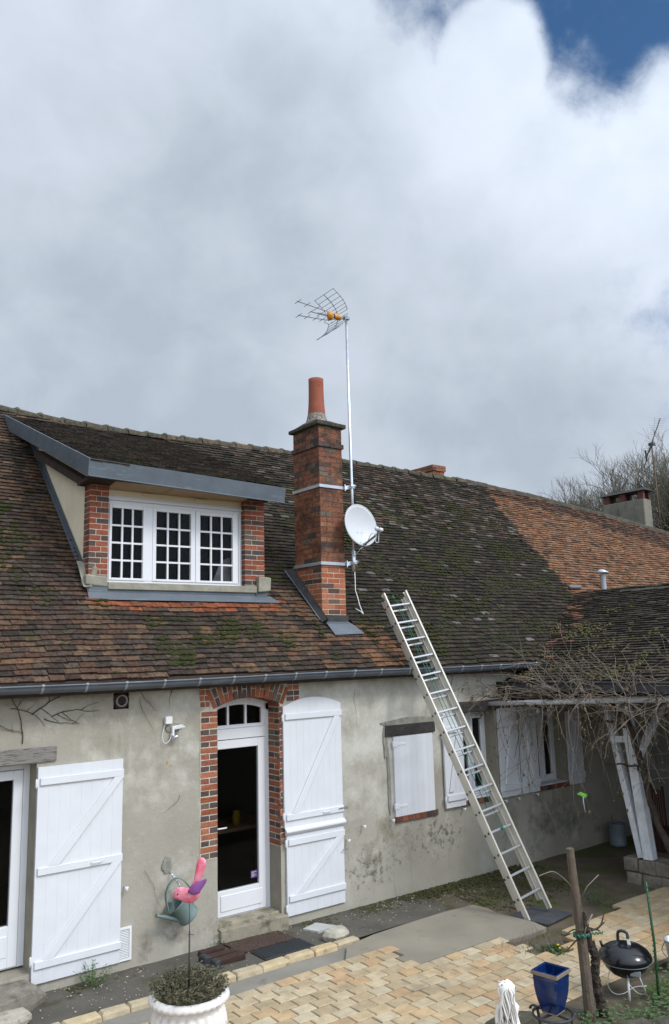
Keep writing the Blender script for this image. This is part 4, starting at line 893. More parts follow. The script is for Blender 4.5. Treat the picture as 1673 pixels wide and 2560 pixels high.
# rendered stack with a slab on brick legs
sx0, sx1, sy0, sy1 = 21.0, 21.42, 4.60, 5.95
b = MB(); b.box(sx0, sx1, sy0, sy1, 5.0, 7.20, None, .012); stk = b.build('chimney', 'stack', A, bevel=.02)
for yy in (4.61, 5.22, 5.76):
    b = MB(); b.box(sx0+.01, sx0+.11, yy, yy+.16, 7.19, 7.44, (.13, .055, .045)); b.build('brick_leg', 'brick', stk)
    b = MB(); b.box(sx1-.12, sx1-.01, yy, yy+.16, 7.19, 7.44, (.07, .04, .035)); b.build('brick_leg', 'brick', stk)
b = MB(); b.add([(sx0-.07, sy0-.08, 7.435), (sx1+.08, sy0-.08, 7.435), (sx1+.08, sy1+.1, 7.435), (sx0-.07, sy1+.1, 7.435), ((sx0+sx1)/2-.1, sy0-.02, 7.53), ((sx0+sx1)/2-.1, sy1, 7.53)], [(3, 2, 1, 0), (0, 1, 4), (1, 2, 5, 4), (2, 3, 5), (3, 0, 4, 5)]); b.build('cover_slab', mat('sooty_slab', (.03, .028, .03), .9, var=.2), stk)

# ================================================================== ANNEX PORCH
P_ = thing('porch', 'open porch wing with low mossy tiled roof and white timber post', 'porch', (10.5, -1.5, 0))
asl = (4.06-2.55)/(12.75-9.26); AL = Vector((1, 0, asl)).normalized(); AN = Vector((-asl, 0, 1)).normalized(); ALen = (12.75-9.26)*math.sqrt(1+asl*asl)
def ap(v, s, h=0.0): return Vector((9.26, -v, 2.55+.012*v)) + AL*s + AN*h      # v runs towards the viewer (-Y)
def ann_in(v, s):
    p = ap(v, s); 
    if p.z < roofz(p.y)-.02 and p.y > Y0: return False
    if p.y > -.02 and p.z < 2.86: return False
    return s < ALen
b = MB()
nn = 12
for k in range(nn):                                         # deck follows the valley line
    s0, s1 = ALen*k/nn, ALen*(k+1)/nn
    def vy(s): z = (2.55+s*AL.z); return max(.0, (z-Z0)/math.tan(TH)+Y0)
    b.add([ap(7.5, s0, -.02), ap(7.5, s1, -.02), ap(-vy(s1)+.0, s1, -.02), ap(-vy(s0)+.0, s0, -.02)], [(0, 1, 2, 3)])
e0, e1 = ap(-1.1, ALen), ap(7.5, ALen); b.add([e0, e1, e1+Vector((3.4, 0, -1.5)), e0+Vector((3.4, 0, -1.5))], [(0, 1, 2, 3)])
pr_ = b.build('roof', 'deck', P_)
def acol(v, s):
    p = ap(v, s); vs_ = (p.z-Z0)/math.tan(TH)+Y0
    if p.y > max(-.1, vs_-.1)-.32: c = pick((.22, .11, .07), (.16, .085, .06), (.09, .06, .05), *DARK)
    else: c = pick(*DARK, (.065, .058, .048), (.055, .05, .04), (.08, .07, .055))
    k = rnd(.8, 1.2); return tuple(q*k for q in c)
b = MB(); lay_tiles(b, ap, ann_in, ALen, -1.3, 6.5, acol, exp=.088, tw=.17, rough=1.0); b.build('roof_tiles', 'tile', pr_)
b = MB(); moss_on(b, ap, ann_in, 900, -.4, 4.5, .1, 2.8, .15, (.010, .026)); b.build('roof_moss', mat('bright_roof_moss', (.075, .085, .02), 1.0, col2=(.10, .075, .03), vscale=6, bump=.6, bscale=80), pr_)
b = MB(); a_, c_ = ap(-.1, 0), ap(6.5, 0); b.bar(a_+Vector((-.03, 0, -.045)), c_+Vector((-.03, 0, -.045)), .11, .03, (0, 0, 1)); b.tube([a_+Vector((-.05, 0, .015)), c_+Vector((-.05, 0, .015))], .012, 8); b.build('fascia', mat('dark_zinc_fascia', (.06, .06, .065), .6, metal=.3, var=.2), P_)
b = MB()
for k in range(10): y_ = -.35-k*.6; b.bar((9.28, y_, 2.50), (12.6, y_, 2.50+3.3*asl), .10, .07, (0, 0, 1))
b.bar((9.75, .0, 2.42), (9.75, -6.5, 2.48), .14, .12, (0, 0, 1)); b.build('rafters', 'soffit', P_)
# whitewashed beam, post, brace, low stone pier
b = MB(); b.tube([(9.0, 0.0, 2.27), (9.28, -1.0, 2.315), (9.42, -1.9, 2.365), (9.48, -3.2, 2.425), (9.5, -5, 2.46)], [.030, .038, .045, .048, .05], 10); b.build('beam', 'white', P_)
b = MB(); b.bar((9.93, -1.84, .30), (9.90, -1.66, 2.40), .13, .12, (0, 1, 0)); b.bar((9.885, -1.80, .30), (9.855, -1.63, 2.38), .055, .05, (0, 1, 0)); post = b.build('post', 'oldwhite', P_, bevel=.006)
b = MB(); b.bar((9.945, -1.71, .30), (9.915, -1.34, 2.40), .085, .10, (0, 1, 0)); b.build('brace', 'oldwhite', post, bevel=.006)
b = MB(); b.bar((9.86, -1.43, 1.80), (9.86, -1.78, 1.82), .085, .03, (0, 0, 1)); b.build('cross_piece', 'oldwhite', post, bevel=.003)
b = MB(); b.bar((9.93, -1.80, 1.60), (10.7, -1.85, 2.40), .07, .08, (0, 1, 0)); b.bar((9.8, -1.2, 2.32), (9.8, -1.7, 2.33), .09, .1, (0, 0, 1)); b.build('knee_brace', 'oldwhite', post, bevel=.006)
b = MB()
for kz, z in enumerate((-.06, .12)):
    h = .175; y_ = -1.47-(.0 if kz else .03); k = 0
    while y_ > -3.8:
        w = rnd(.20, .34); b.box(9.86+rnd(-.012, .012), 10.16, y_-w+.008, y_, z+.005, z+h-.004, None, .012); y_ -= w
b.build('stone_base', 'rock', P_, bevel=.018, seg=2)
b = MB(); b.box(9.88, 10.4, -3.8, -1.49, -.1, .285); b.build('stone_base_core', 'soil', P_)
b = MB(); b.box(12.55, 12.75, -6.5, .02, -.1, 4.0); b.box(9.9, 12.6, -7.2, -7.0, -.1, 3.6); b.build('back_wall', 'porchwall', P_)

# ================================================================== TV ANTENNA ON THE CHIMNEY
T = thing('antenna_mast', 'tall galvanised mast strapped to the brick chimney with orange-hubbed aerial', 'antenna', (6.95, .42, 4.2))
b = MB(); b.tube([(6.95, .45, 4.20), (6.955, .45, 5.4), (6.945, .45, 7.88)], [.024, .021, .019], 12); b.tube([(6.95, .45, 4.17), (6.95, .45, 4.45)], .029, 12); b.build('mast', 'galv', T)
for z in (4.265, 5.34):
    b = MB(); t_ = .006
    b.box(cx0-.012, cx1+.012, cy0-.014, cy0-.006, z-.021, z+.021); b.box(cx0-.014, cx0-.006, cy0-.006, cy1+.02, z-.021, z+.021); b.box(cx1+.006, cx1+.014, cy0-.006, cy1+.02, z-.021, z+.021)
    b.build('strap', 'zinc_light', T)
    b = MB(); b.bar((cx1+.014, cy0-.03, z), (6.93, .46, z+.02), .05, .006, (0, 0, 1)); b.bar((cx1+.01, cy0-.035, z-.045), (cx1+.01, cy0-.035, z+.05), .012, .012); b.box(6.915, 6.985, .415, .425, z, z+.05); b.tube([(6.91, .40, z+.02), (6.99, .40, z+.02)], .007, 6); b.tube([(6.92, .39, z+.005), (6.92, .47, z+.005)], .006, 6); b.tube([(6.985, .39, z+.035), (6.985, .47, z+.035)], .006, 6)
    b.build('mast_clamp', 'galv', T)
b = MB()                                                     # aerial: boom axis points to the left, away along -X, tilted slightly
def q3(x, z, d=0.0): return Vector((x, .45+d, z))
# local frame of the aerial: f = pointing direction, e = element direction
fdir = Vector((-.998, .047, -.038)).normalized(); edir = Vector((.047, .999, .002)); edir = (edir-fdir*edir.dot(fdir)).normalized(); vdir = edir.cross(fdir).normalized(); 
if vdir.z < 0: vdir = -vdir
hub = Vector((6.945, .45, 7.87))
def al(f, e, v): return hub+fdir*f+edir*e+vdir*v
b.tube([al(-.05, 0, 0), al(.50, 0, 0)], .010, 6)
def curve_ref(sgn):
    out = []
    for k in range(7): a = k/6; out.append((.374-.224*(1-a)**1.0-.05*math.sin(a*3.14), sgn*(.03+.27*a)))
    return out
for sgn in (1, -1):
    prof = curve_ref(sgn)
    for e_ in (-.24, 0, .24): b.tube([al(f, e_, v) for f, v in prof], .006 if e_ else .008, 6)
    for i, (f, v) in enumerate(prof): b.tube([al(f, -.25, v), al(f, .25, v)], .004, 5)
b.build('reflector', 'aerial', T)
b = MB()
for (f0, v0, f1, v1, ks) in ((.36, .06, .84, .113, (.50, .67, .82)), (.30, -.02, .62, -.0, (.46, .61)), (.36, -.08, .835, -.095, (.42, .53, .68, .82))):
    b.tube([al(.20, 0, v0*.5), al(f0, 0, v0), al(f1, 0, v1)], .007, 6)
    for f in ks:
        t_ = (f-f0)/(f1-f0); b.tube([al(f, -.085, v0+(v1-v0)*t_), al(f, .085, v0+(v1-v0)*t_)], .0045, 5)
b.build('directors', 'aerial', T)
b = MB(); b.lathe([(.001, -.045), (.045, -.042), (.066, -.02), (.07, 0), (.066, .02), (.045, .042), (.001, .045)], al(.285, 0, 0), 20, fdir*.8+edir*.5); b.lathe([(.04, -.05), (.045, 0), (.03, .05)], al(.16, 0, 0), 14, fdir); b.build('feed_hub', 'orange_pl', T)
b = MB(); b.tube([al(.14, .04, .05), al(.10, .05, .07), al(.12, .06, .02)], .004, 5); b.tube([al(.34, .02, -.06), al(.37, .04, -.10), al(.28, .04, -.12), al(.24, .02, -.08)], .005, 5); b.obox(hub+Vector((0, 0, .01)), (1, 0, 0), (0, 1, 0), (0, 0, 1), .045, .03, .02); b.tube([al(.05, 0, -.02), al(.02, -.05, -.10), al(-.02, -.02, -.04)], .003, 5); b.build('clip', 'aerial', T)
b = MB(); pts = [(6.955, .44, 4.17), (6.95, .43, 4.05), (6.925, .40, 3.90), (6.905, .33, 3.80), (6.885, .27, 3.70), (6.872, .20, 3.60), (6.868, .17, 3.565), (6.845, .2, 3.60), (6.80, .25, 3.64)]; b.tube(pts, .006, 6); b.build('cable', 'plastic_w', T)

Dd = thing('satellite_dish', 'light grey satellite dish clamped to the mast beside the chimney', 'satellite dish', (6.96, .40, 4.75))
b = MB(); dc = Vector((6.965, .30, 4.79)); dnrm = Vector((-.05, -.96, .20)).normalized()
du = Vector((0, 0, 1))-dnrm*dnrm.z; du.normalize(); dw = du.cross(dnrm).normalized()
nr, na = 9, 40; vs = []; fs = []
ru, rw_ = .300, .262
for side in (0, 1):
    for i in range(nr+1):
        r = i/nr
        for k in range(na):
            a = 2*math.pi*k/na; vs.append(dc+du*(math.cos(a)*r*ru)+dw*(math.sin(a)*r*rw_)+dnrm*(.055*r*r-.03-side*.008))
    o_ = side*(nr+1)*na
    for i in range(nr):
        for k in range(na):
            q = (o_+i*na+k, o_+i*na+(k+1) % na, o_+(i+1)*na+(k+1) % na, o_+(i+1)*na+k); fs.append(q if not side else q[::-1])
for k in range(na): fs.append((nr*na+k, nr*na+(k+1) % na, (2*nr+1)*na+(k+1) % na, (2*nr+1)*na+k))
b.add(vs, fs, None, True); b.tube([dc+du*(math.cos(a)*ru)+dw*(math.sin(a)*rw_)+dnrm*.018 for a in [2*math.pi*k/na for k in range(na+1)]], .009, 6, cap=False); refl = b.build('reflector', 'dish', Dd)
b = MB()
for (p_, q_) in ((-.02, -.10), (.05, -.10), (-.03, -.25), (.045, -.25)): b.ball(dc+dw*(-p_)+du*q_+dnrm*(-.015+.05*(q_/.3)**2), .006, 6, 4)
b.build('bolts', 'plastic_g', refl)
lnb = dc+du*(-.215)+dnrm*.44+dw*(-.03)
foot = dc-du*.295+dnrm*.02
b = MB(); b.bar(foot-dnrm*.05, lnb-du*.04, .022, .022); b.bar(foot-dnrm*.08+du*.0, foot+dnrm*.02, .05, .03); b.build('feed_arm', 'plastic_g', Dd)
b = MB(); ax_ = (dc-lnb).normalized(); b.lathe([(.001, -.06), (.024, -.06), (.026, -.02), (.02, .0), (.02, .04), (.03, .05), (.030, .075), (.001, .08)], lnb, 16, ax_); b.build('converter', 'plastic_w', Dd)
b = MB(); pts = [lnb, lnb+Vector((.0, .02, -.10)), lnb+Vector((.0, .03, -.17)), lnb+Vector((-.03, .05, -.16)), lnb+Vector((-.03, .04, -.07)), lnb+Vector((-.08, .08, -.06)), foot+Vector((.03, 0, 0)), foot+Vector((-.05, .02, -.05)), Vector((6.965, .43, 4.38))]
def smooth(pts, n=5):
    P = [Vector(p) for p in pts]; out = []
    for i in range(len(P)-1):
        p0, p1, p2, p3 = P[max(i-1, 0)], P[i], P[i+1], P[min(i+2, len(P)-1)]
        for k in range(n):
            t = k/n; out.append(.5*((2*p1)+(p2-p0)*t+(2*p0-5*p1+4*p2-p3)*t*t+(3*p1-p0-3*p2+p3)*t**3))
    out.append(P[-1]); return out
b.tube(smooth(pts), .005, 6); b.build('cable', 'plastic_w', Dd)
b = MB(); b.bar((6.955, .44, 4.72), dc-dnrm*.04-du*.06, .09, .05); b.box(6.92, 6.99, .41, .48, 4.66, 4.80); b.build('mount', 'galv', Dd)

# old aerial beside the rendered stack
Y = thing('old_aerial', 'rusty mast with dark yagi aerial behind the slab-topped stack', 'antenna', (21.75, 4.6, 5.9))
b = MB(); b.tube([(21.80, 4.6, 5.6), (21.74, 4.6, 7.4), (21.70, 4.6, 8.90)], [.024, .022, .020], 8); b.build('mast', mat('rusty_pole', (.12, .07, .045), .8, var=.3, vscale=3), Y)
b = MB(); p0, p1 = Vector((21.28, 4.55, 8.42)), Vector((22.22, 4.55, 9.75)); b.tube([p0, p1], .018, 6); b.tube([Vector((21.5, 4.57, 8.62)), Vector((21.72, 4.57, 8.95)), Vector((21.87, 4.56, 9.3))], .012, 6); b.box(21.62, 21.76, 4.52, 4.66, 8.84, 8.93); b.bar(p0+Vector((0, 0, -.12)), p0+Vector((-.02, 0, .22)), .04, .03)
b.build('boom', 'black', Y)
b = MB()
for k in range(16): p = p0+(p1-p0)*(.12+.88*k/15); b.tube([p+Vector((-.14, .10, 0)), p+Vector((.14, -.10, 0))], .004, 4)
b.build('rods', 'plastic_g', Y)

# ================================================================== LADDER
Lt = thing('extension_ladder', 'long double aluminium ladder leaning on the gutter with green rope and pulley', 'ladder', (7.84, -1.65, 0))
LB = Vector((7.845, -1.65, 0.0)); LT = Vector((7.33, .07, 3.80)); ldir = (LT-LB).normalized(); lx = Vector((1, 0, 0)); lx = (lx-ldir*lx.dot(ldir)).normalized(); ln = lx.cross(ldir).normalized()
if ln.y > 0: ln = -ln
LL = (LT-LB).length
def lp(s, x, n_=0.0): return LB+ldir*s+lx*x+ln*n_
def rail(b, s0, s1, x, n0, sgn):
    b.bar(lp(s0, x, n0), lp(s1, x, n0), .006, .066, lx); b.bar(lp(s0, x-sgn*.010, n0+.028), lp(s1, x-sgn*.010, n0+.028), .024, .006, lx); b.bar(lp(s0, x-sgn*.010, n0-.028), lp(s1, x-sgn*.010, n0-.028), .024, .006, lx)
for (nm, s0, s1, n0, hw) in (('front_section', 0.0, LL+.04, .034, .218), ('rear_section', .12, LL-.03, -.034, .196)):
    b = MB(); rail(b, s0, s1, -hw, n0, -1); rail(b, s0, s1, hw, n0, 1); fr = b.build(nm, 'alu', Lt)
    b = MB(); s = .235 if n0 > 0 else .235
    k = 0
    while s < s1-.08:
        if not (n0 < 0 and k < 4): 
            off = 0 if n0 > 0 else -.055
            b.obox(lp(s+off, 0, n0), lx, ldir, ln, hw, .013, .015)
        s += .2545; k += 1
    b.build('rungs', 'alu_rung', fr, bevel=.004)
    b = MB(); s = .235
    while s < s1-.05 and n0 > 0:
        b.obox(lp(s, -hw-.004, n0), lx, ldir, ln, .002, .014, .010); b.obox(lp(s-.01, -hw-.004, n0-.066), lx, ldir, ln, .002, .014, .010); s += .2545
    if n0 > 0: b.build('rung_ends', 'black', fr)
b = MB(); b.tube([lp(.9, .02, .0), lp(.92, .05, .02), lp(LL-.05, .03, 0.0)], .0045, 6); b.tube([lp(1.25, -.03, .0), lp(LL-.05, -.0, 0.0)], .0045, 6); b.tube([lp(1.0+.02*math.sin(k*.9), .02+.03*math.sin(k*1.7), .045+.02*math.cos(k*1.3)) for k in range(30)], .005, 6)
b.build('rope', 'rope', Lt)
b = MB(); b.lathe([(.014, -.014), (.034, -.014), (.028, 0), (.034, .014), (.014, .014)], lp(LL-.02, -.02, .0), 20, ldir.cross(ln)*.6+ln*.8); b.build('pulley', 'greenpl', Lt)
b = MB(); 
for x in (-.207, -.228): b.obox(lp(LL-.03, x, .0), lx, ldir, ln, .006, .02, .03)
b.build('end_caps', 'greenpl', Lt)
# mats
o = MB(); o.prism([(7.69, -1.93, -.022), (8.23, -1.86, -.022), (8.12, -1.39, -.022), (7.60, -1.44, -.022)], (0, 0, .022)); tag(o.build('rubber_mat', 'rubbergrey', bevel=.004), 'dark rubber mat lying under the feet of the ladder', 'mat')
b = MB()
vs = []; nx, ny = 34, 20
for j in range(ny+1):
    for i in range(nx+1):
        x = 4.61+.68*i/nx; y = -.44+.40*j/ny; vs.append((x+.02*(1-j/ny)-.02, y, .012+.004*rnd(-1, 1)))
b.add(vs, [(j*(nx+1)+i, j*(nx+1)+i+1, (j+1)*(nx+1)+i+1, (j+1)*(nx+1)+i) for j in range(ny) for i in range(nx)]); b.box(4.60, 5.28, -.435, -.045, -.02, .006)
tag(b.build('doormat', 'coir'), 'worn brown doormat directly below the doorstep', 'doormat')
t_ = thing('rubber_doormat', 'black ribbed rubber doormat in front of the brown one', 'doormat', (5.0, -.6, 0))
b = MB(); b.box(4.70, 5.32, -.755, -.455, -.01, .012); b.build('base', 'rubber', t_, bevel=.004)
b = MB()
for k in range(22): b.bar((4.72+k*.027, -.735, .014), (4.72+k*.027+.0, -.475, .014), .008, .008)
for k in range(9): b.bar((4.715, -.735+k*.032, .0155), (5.305, -.735+k*.032, .0155), .007, .006)
b.build('ribs', 'rubber', t_)
t_ = thing('boot_scraper', 'rusty iron boot scraper with dark bars near the wall, left of the mats', 'boot scraper', (4.43, -.38, 0))
for k, (y_, xa, xb, zz_) in enumerate(((-.20, 4.24, 4.52, .045), (-.36, 4.22, 4.56, .05), (-.52, 4.22, 4.58, .055))):
    b = MB(); b.box(xa, xb, y_-.045, y_+.045, -.02, zz_, None, .006); b.build('bar', 'rust', t_, bevel=.012, seg=2)
b = MB(); b.box(4.17, 4.25, -.45, -.30, -.02, .07, None, .01); b.box(4.19, 4.26, -.63, -.52, -.02, .075, None, .01); b.build('end_bracket', 'rubber', t_, bevel=.01)
b = MB(); b.prism([(5.50, -.26, -.01), (5.58, -.45, -.01), (5.85, -.42, -.01), (5.73, -.19, -.01)], (0, 0, .03))
tag(b.build('cover_plate', mat('pale_cast_cover', (.40, .40, .38), .9, var=.1, bump=.3, bscale=20, spots=[((.13, .12, .11), 22, .60, .68)]), bevel=.004), 'pale square inspection cover lying between doormats and shutter', 'cover plate')
def rock(name, m, label, cat, c, r, sc, seed=0, group=None, jit=.13):
    random.seed(seed); b = MB(); b.ball((0, 0, 0), r, 9, 6, jit, sc, smooth=False)
    b.v = [(c[0]+x, c[1]+y, c[2]+max(-.6, min(.6, z/(r*sc[2])))*r*sc[2]) for x, y, z in b.v]
    o = b.build(name, m, bevel=.004); tag(o, label, cat, group); return o
rock('loose_stone', 'rockpale', 'pale limestone lump sitting on the end of the kerb', 'stone', (5.62, -.73, .05), .125, (1.25, .85, .80), 5)
rock('threshold_stone', 'rock', 'big weathered grey stone block under the left glazed door', 'stone', (2.12, -.22, .045), .34, (1.55, .85, .62), 8)
rock('yellow_stone', 'kerb2' if 'kerb2' in MT else 'rockpale', 'flat yellowish stone slab in the bottom left corner', 'stone', (2.17, -.62, .07), .20, (1.35, .75, .40), 12)
random.seed(99)

# ================================================================== THINGS ON THE WALL
t_ = thing('floodlight', 'small white sensor floodlight with grey head on the wall left of the door', 'lamp', (4.0, 0, 2.35))
b = MB(); b.box(3.905, 3.985, -.055, -.002, 2.355, 2.435); b.build('junction_box', 'plastic_w', t_, bevel=.006)
b = MB(); b.add([(3.995, -.03, 2.30), (4.10, -.13, 2.325), (4.10, -.05, 2.345), (4.0, .0, 2.33), (3.995, -.03, 2.285), (4.10, -.13, 2.312), (4.10, -.05, 2.333), (4.0, .0, 2.30)], [(0, 1, 2, 3), (7, 6, 5, 4), (0, 4, 5, 1), (1, 5, 6, 2), (2, 6, 7, 3), (3, 7, 4, 0)]); b.box(3.985, 4.01, -.05, 0, 2.23, 2.33); b.build('lamp_head', 'plastic_w', t_, bevel=.003)
b = MB(); b.lathe([(.001, -.04), (.020, -.035), (.024, 0), (.02, .03), (.001, .035)], (4.015, -.06, 2.215), 16, (.9, -.4, .3)); b.build('sensor', 'galv', t_)
b = MB(); b.tube(smooth([(3.91, -.03, 2.36), (3.885, -.03, 2.28), (3.88, -.035, 2.20), (3.91, -.04, 2.155), (3.96, -.04, 2.19), (3.985, -.03, 2.26)]), .004, 6); b.build('cable', 'plastic_w', t_)

# watering can hanging on a short chain
t_ = thing('watering_can', 'grey-green metal watering can hanging from a hook on the wall', 'watering can', (4.05, -.12, .35))
ax_ = Vector((-.70, -.05, .71)).normalized(); cb = Vector((4.14, -.145, .405)); Rc = .113
b = MB(); b.lathe([(.001, 0), (Rc, 0), (Rc+.004, .008), (Rc, .016), (Rc-.003, .22), (Rc+.003, .228), (Rc-.006, .232), (Rc-.010, .2), (Rc-.012, .03), (.001, .028)], cb, 36, ax_); b.build('body', 'cangreen', t_)
rc_ = cb+ax_*.225; sd_ = ax_.cross(Vector((0, 1, 0))).normalized()
if sd_.z < 0: sd_ = -sd_
b = MB(); top = [rc_+sd_*Rc*math.cos(a)*.98+Vector((0, -1, 0))*Rc*math.sin(a)*.98 for a in [math.pi*2*k/24 for k in range(25)]]
b.prism([rc_-sd_*.11+Vector((0, -.07, 0)), rc_-sd_*.118, rc_-sd_*.11+Vector((0, .07, 0)), rc_-sd_*.05+Vector((0, .10, 0))+ax_*.025, rc_-sd_*.02+ax_*.045, rc_-sd_*.05+Vector((0, -.10, 0))+ax_*.025], ax_*.004); b.build('rose_shield', 'cangreen', t_)
b = MB(); hp = [rc_-sd_*.105+ax_*.0, Vector((3.885, -.14, .60)), Vector((3.882, -.145, .68)), Vector((3.915, -.15, .755)), Vector((3.975, -.15, .795)), Vector((4.045, -.15, .785)), Vector((4.11, -.15, .73)), Vector((4.165, -.15, .65)), cb+sd_*Rc*.98+ax_*.05]
sp_ = smooth(hp, 6); b2 = []
for i in range(len(sp_)-1):
    b.bar(sp_[i], sp_[i+1], .036, .009, (0, 1, 0))
b.build('handle', 'cangreen', t_)
b = MB(); sb_, stp = cb-sd_*.06+ax_*.03+Vector((-.02, -.02, 0)), Vector((3.765, -.17, .485)); b.tube([sb_, sb_*.5+stp*.5, stp], [.030, .022, .0135], 16, cap=False); b.tube([stp, stp+(stp-sb_).normalized()*.002], [.0135, .016], 16, cap=False); b.build('spout', 'cangreen', t_)
b = MB(); b.bar(cb-sd_*.09+ax_*.16, sb_*.38+stp*.62, .022, .005, (0, 1, 0)); b.build('brace', 'cangreen', t_)
b = MB()
for k in range(6): p = Vector((3.995+k*.009, -.06-.015*k, .81-.018*k)); b.ball(p, .012, 6, 4, 0, (1, .5, 1.2))
b.tube([(3.99, 0, .825), (3.99, -.05, .825), (3.992, -.06, .80)], .006, 6); b.build('hook', 'galv', t_)

# ================================================================== URN, PLANT, BIRD
ux, uy = 2.80, -2.80
t_ = thing('urn', 'white fluted garden urn with scalloped rim in the lower left foreground', 'urn', (ux, uy, 0))
def fl(i, a): return 1+(.10*abs(math.cos(a*11)) - .05 if 3 <= i <= 9 else 0)
b = MB(); b.lathe([(.17, .30), (.12, .34), (.11, .40), (.15, .44), (.21, .475), (.243, .53), (.252, .59), (.246, .64), (.235, .67), (.225, .688), (.222, .70), (.218, .74)], (ux, uy, 0), 176, flute=fl); b.build('bowl', 'urn', t_)
b = MB(); b.lathe([(.218, .725), (.250, .735), (.272, .752), (.276, .770), (.262, .785), (.246, .792), (.230, .788), (.222, .77), (.215, .70)], (ux, uy, 0), 132, flute=lambda i, a: 1+(.040*abs(math.sin(a*17)) if i in (0, 1, 2) else 0)); rim = b.build('rim', 'urn', t_)
b = MB(); b.lathe([(.10, .30), (.20, .28), (.21, .02), (.24, .0)], (ux, uy, 0), 40); b.build('pedestal', 'urn', t_)
b = MB(); b.lathe([(.224, .745), (.15, .765), (.001, .78)], (ux, uy, 0), 30); b.build('potting_soil', 'soil', t_)
t_ = thing('potted_herb', 'bushy grey-green herb growing in the white urn', 'plant', (ux, uy, .76))
def leafy(b, st_, c, n, rad, hgt, lean=.5, leaf=(.012, .028), seg=5, wig=.06, dens=5, droop=.0, r=.0016):
    for _ in range(n):
        a = rnd(0, 2*math.pi); q = rad*math.sqrt(random.random()); p = Vector((c[0]+math.cos(a)*q, c[1]+math.sin(a)*q, c[2])); d = Vector((math.cos(a)*lean*q/rad+rnd(-.2, .2), math.sin(a)*lean*q/rad+rnd(-.2, .2), 1)).normalized(); L_ = hgt*rnd(.55, 1.05)*(1-.35*q/rad); pts = [p.copy()]
        for k in range(seg):
            p = p+d*L_/seg+Vector((rnd(-wig, wig), rnd(-wig, wig), rnd(-wig, wig)-droop*k))*L_/seg*2; pts.append(p.copy())
        st_.tube(pts, [r*(1-.6*k/seg) for k in range(seg+1)], 3, cap=False)
        for i in range(dens*seg//2):
            k = rnd(.15, 1)*(len(pts)-1); j = min(int(k), len(pts)-2); p0 = pts[j].lerp(pts[j+1], k-j); l_ = rnd(*leaf); dd = Vector((rnd(-1, 1), rnd(-1, 1), rnd(-.3, .9))).normalized(); sw = dd.orthogonal().normalized()*l_*.17
            if random.random() < .5: sw = dd.cross(sw.normalized())*l_*.17
            b.add([p0, p0+dd*l_*.5+sw, p0+dd*l_, p0+dd*l_*.5-sw], [(0, 1, 2, 3)])
b = MB(); sb = MB(); leafy(b, sb, (ux, uy, .76), 330, .215, .21, .9, (.014, .034), dens=6); b.build('foliage', 'leafdk', t_); sb.build('stems', mat('herb_stem', (.13, .10, .07), .9, col2=(.09, .10, .05)), t_)

t_ = thing('bird_stake', 'pink metal garden bird with purple wing on a thin black stake', 'garden ornament', (2.77, -2.85, .78))
bx, by, bz = 2.77, -2.86, 1.395; ex = Vector((.80, -.60, 0)).normalized(); en_ = Vector((-.60, -.80, 0))
def bp(px, py, d=0.0): return Vector((bx, by, bz-.012))+ex*((px-715)*.00045)+Vector((0, 0, 1))*((880-py)*.00044)+en_*d
def plate(pts, th, dome=0.0, n=4):
    """cut sheet with a slight dome: outline pts, thickness th"""
    b = MB(); c = (sum(p[0] for p in pts)/len(pts), sum(p[1] for p in pts)/len(pts)); m = len(pts)
    for sgn in (1, -1):
        o_ = len(b.v); vs = []
        for i in range(n):
            f = 1-i/n
            for (x, y) in pts: vs.append(bp(c[0]+(x-c[0])*f, c[1]+(y-c[1])*f, sgn*(th/2+dome*(1-f*f))))
        vs.append(bp(c[0], c[1], sgn*(th/2+dome)))
        fs = [(i*m+k, i*m+(k+1) % m, (i+1)*m+(k+1) % m, (i+1)*m+k) for i in range(n-1) for k in range(m)]+[((n-1)*m+k, (n-1)*m+(k+1) % m, n*m) for k in range(m)]
        b.add(vs, fs if sgn > 0 else [f_[::-1] for f_ in fs], None, True)
    M_ = len(b.v)//2; b.f += [(k, M_+k, M_+(k+1) % m, (k+1) % m) for k in range(m)]; b.c += [(1, 1, 1)]*m; b.sm += [False]*m
    return b
def sm2(pts, n=4): return [(p.x, p.y) for p in smooth([(a, c, 0) for a, c in pts]+[(pts[0][0], pts[0][1], 0)], n)[:-1]]
body = sm2([(455, 800), (458, 750), (480, 690), (530, 648), (600, 640), (670, 655), (730, 660), (800, 665), (860, 690), (882, 740), (860, 800), (800, 855), (720, 882), (650, 872), (590, 845), (520, 822)])
o = plate(body, .004, .011).build('body', 'pink', t_)
b = plate(sm2([(690, 680), (735, 625), (775, 560), (790, 470), (810, 350), (835, 250), (880, 205), (930, 210), (968, 260), (965, 340), (935, 430), (900, 520), (860, 580), (800, 640), (750, 690)]), .004, .006); b.build('tail', 'pink', t_)
w_ = plate(sm2([(695, 690), (750, 610), (830, 555), (920, 530), (992, 500), (970, 580), (900, 680), (880, 720), (800, 738), (730, 725)], 3), .003, .004)
w_.v = [tuple(Vector(p)+en_*.030) for p in w_.v]; w_.build('wing', 'purple', t_)
b = MB(); b.ball(bp(532, 742, .008), .006, 10, 6); b.build('eye', 'black', t_)
b = MB(); b.tube([bp(712, 850, 0), (bx, by, 1.0), (bx-.005, by, .70)], .0028, 6); b.tube([(bx, by, 1.20), (bx-.003, by, .72)], .0055, 6); b.tube([bp(690, 1343), bp(785, 1353)], .002, 5); b.build('stake', 'black', t_)

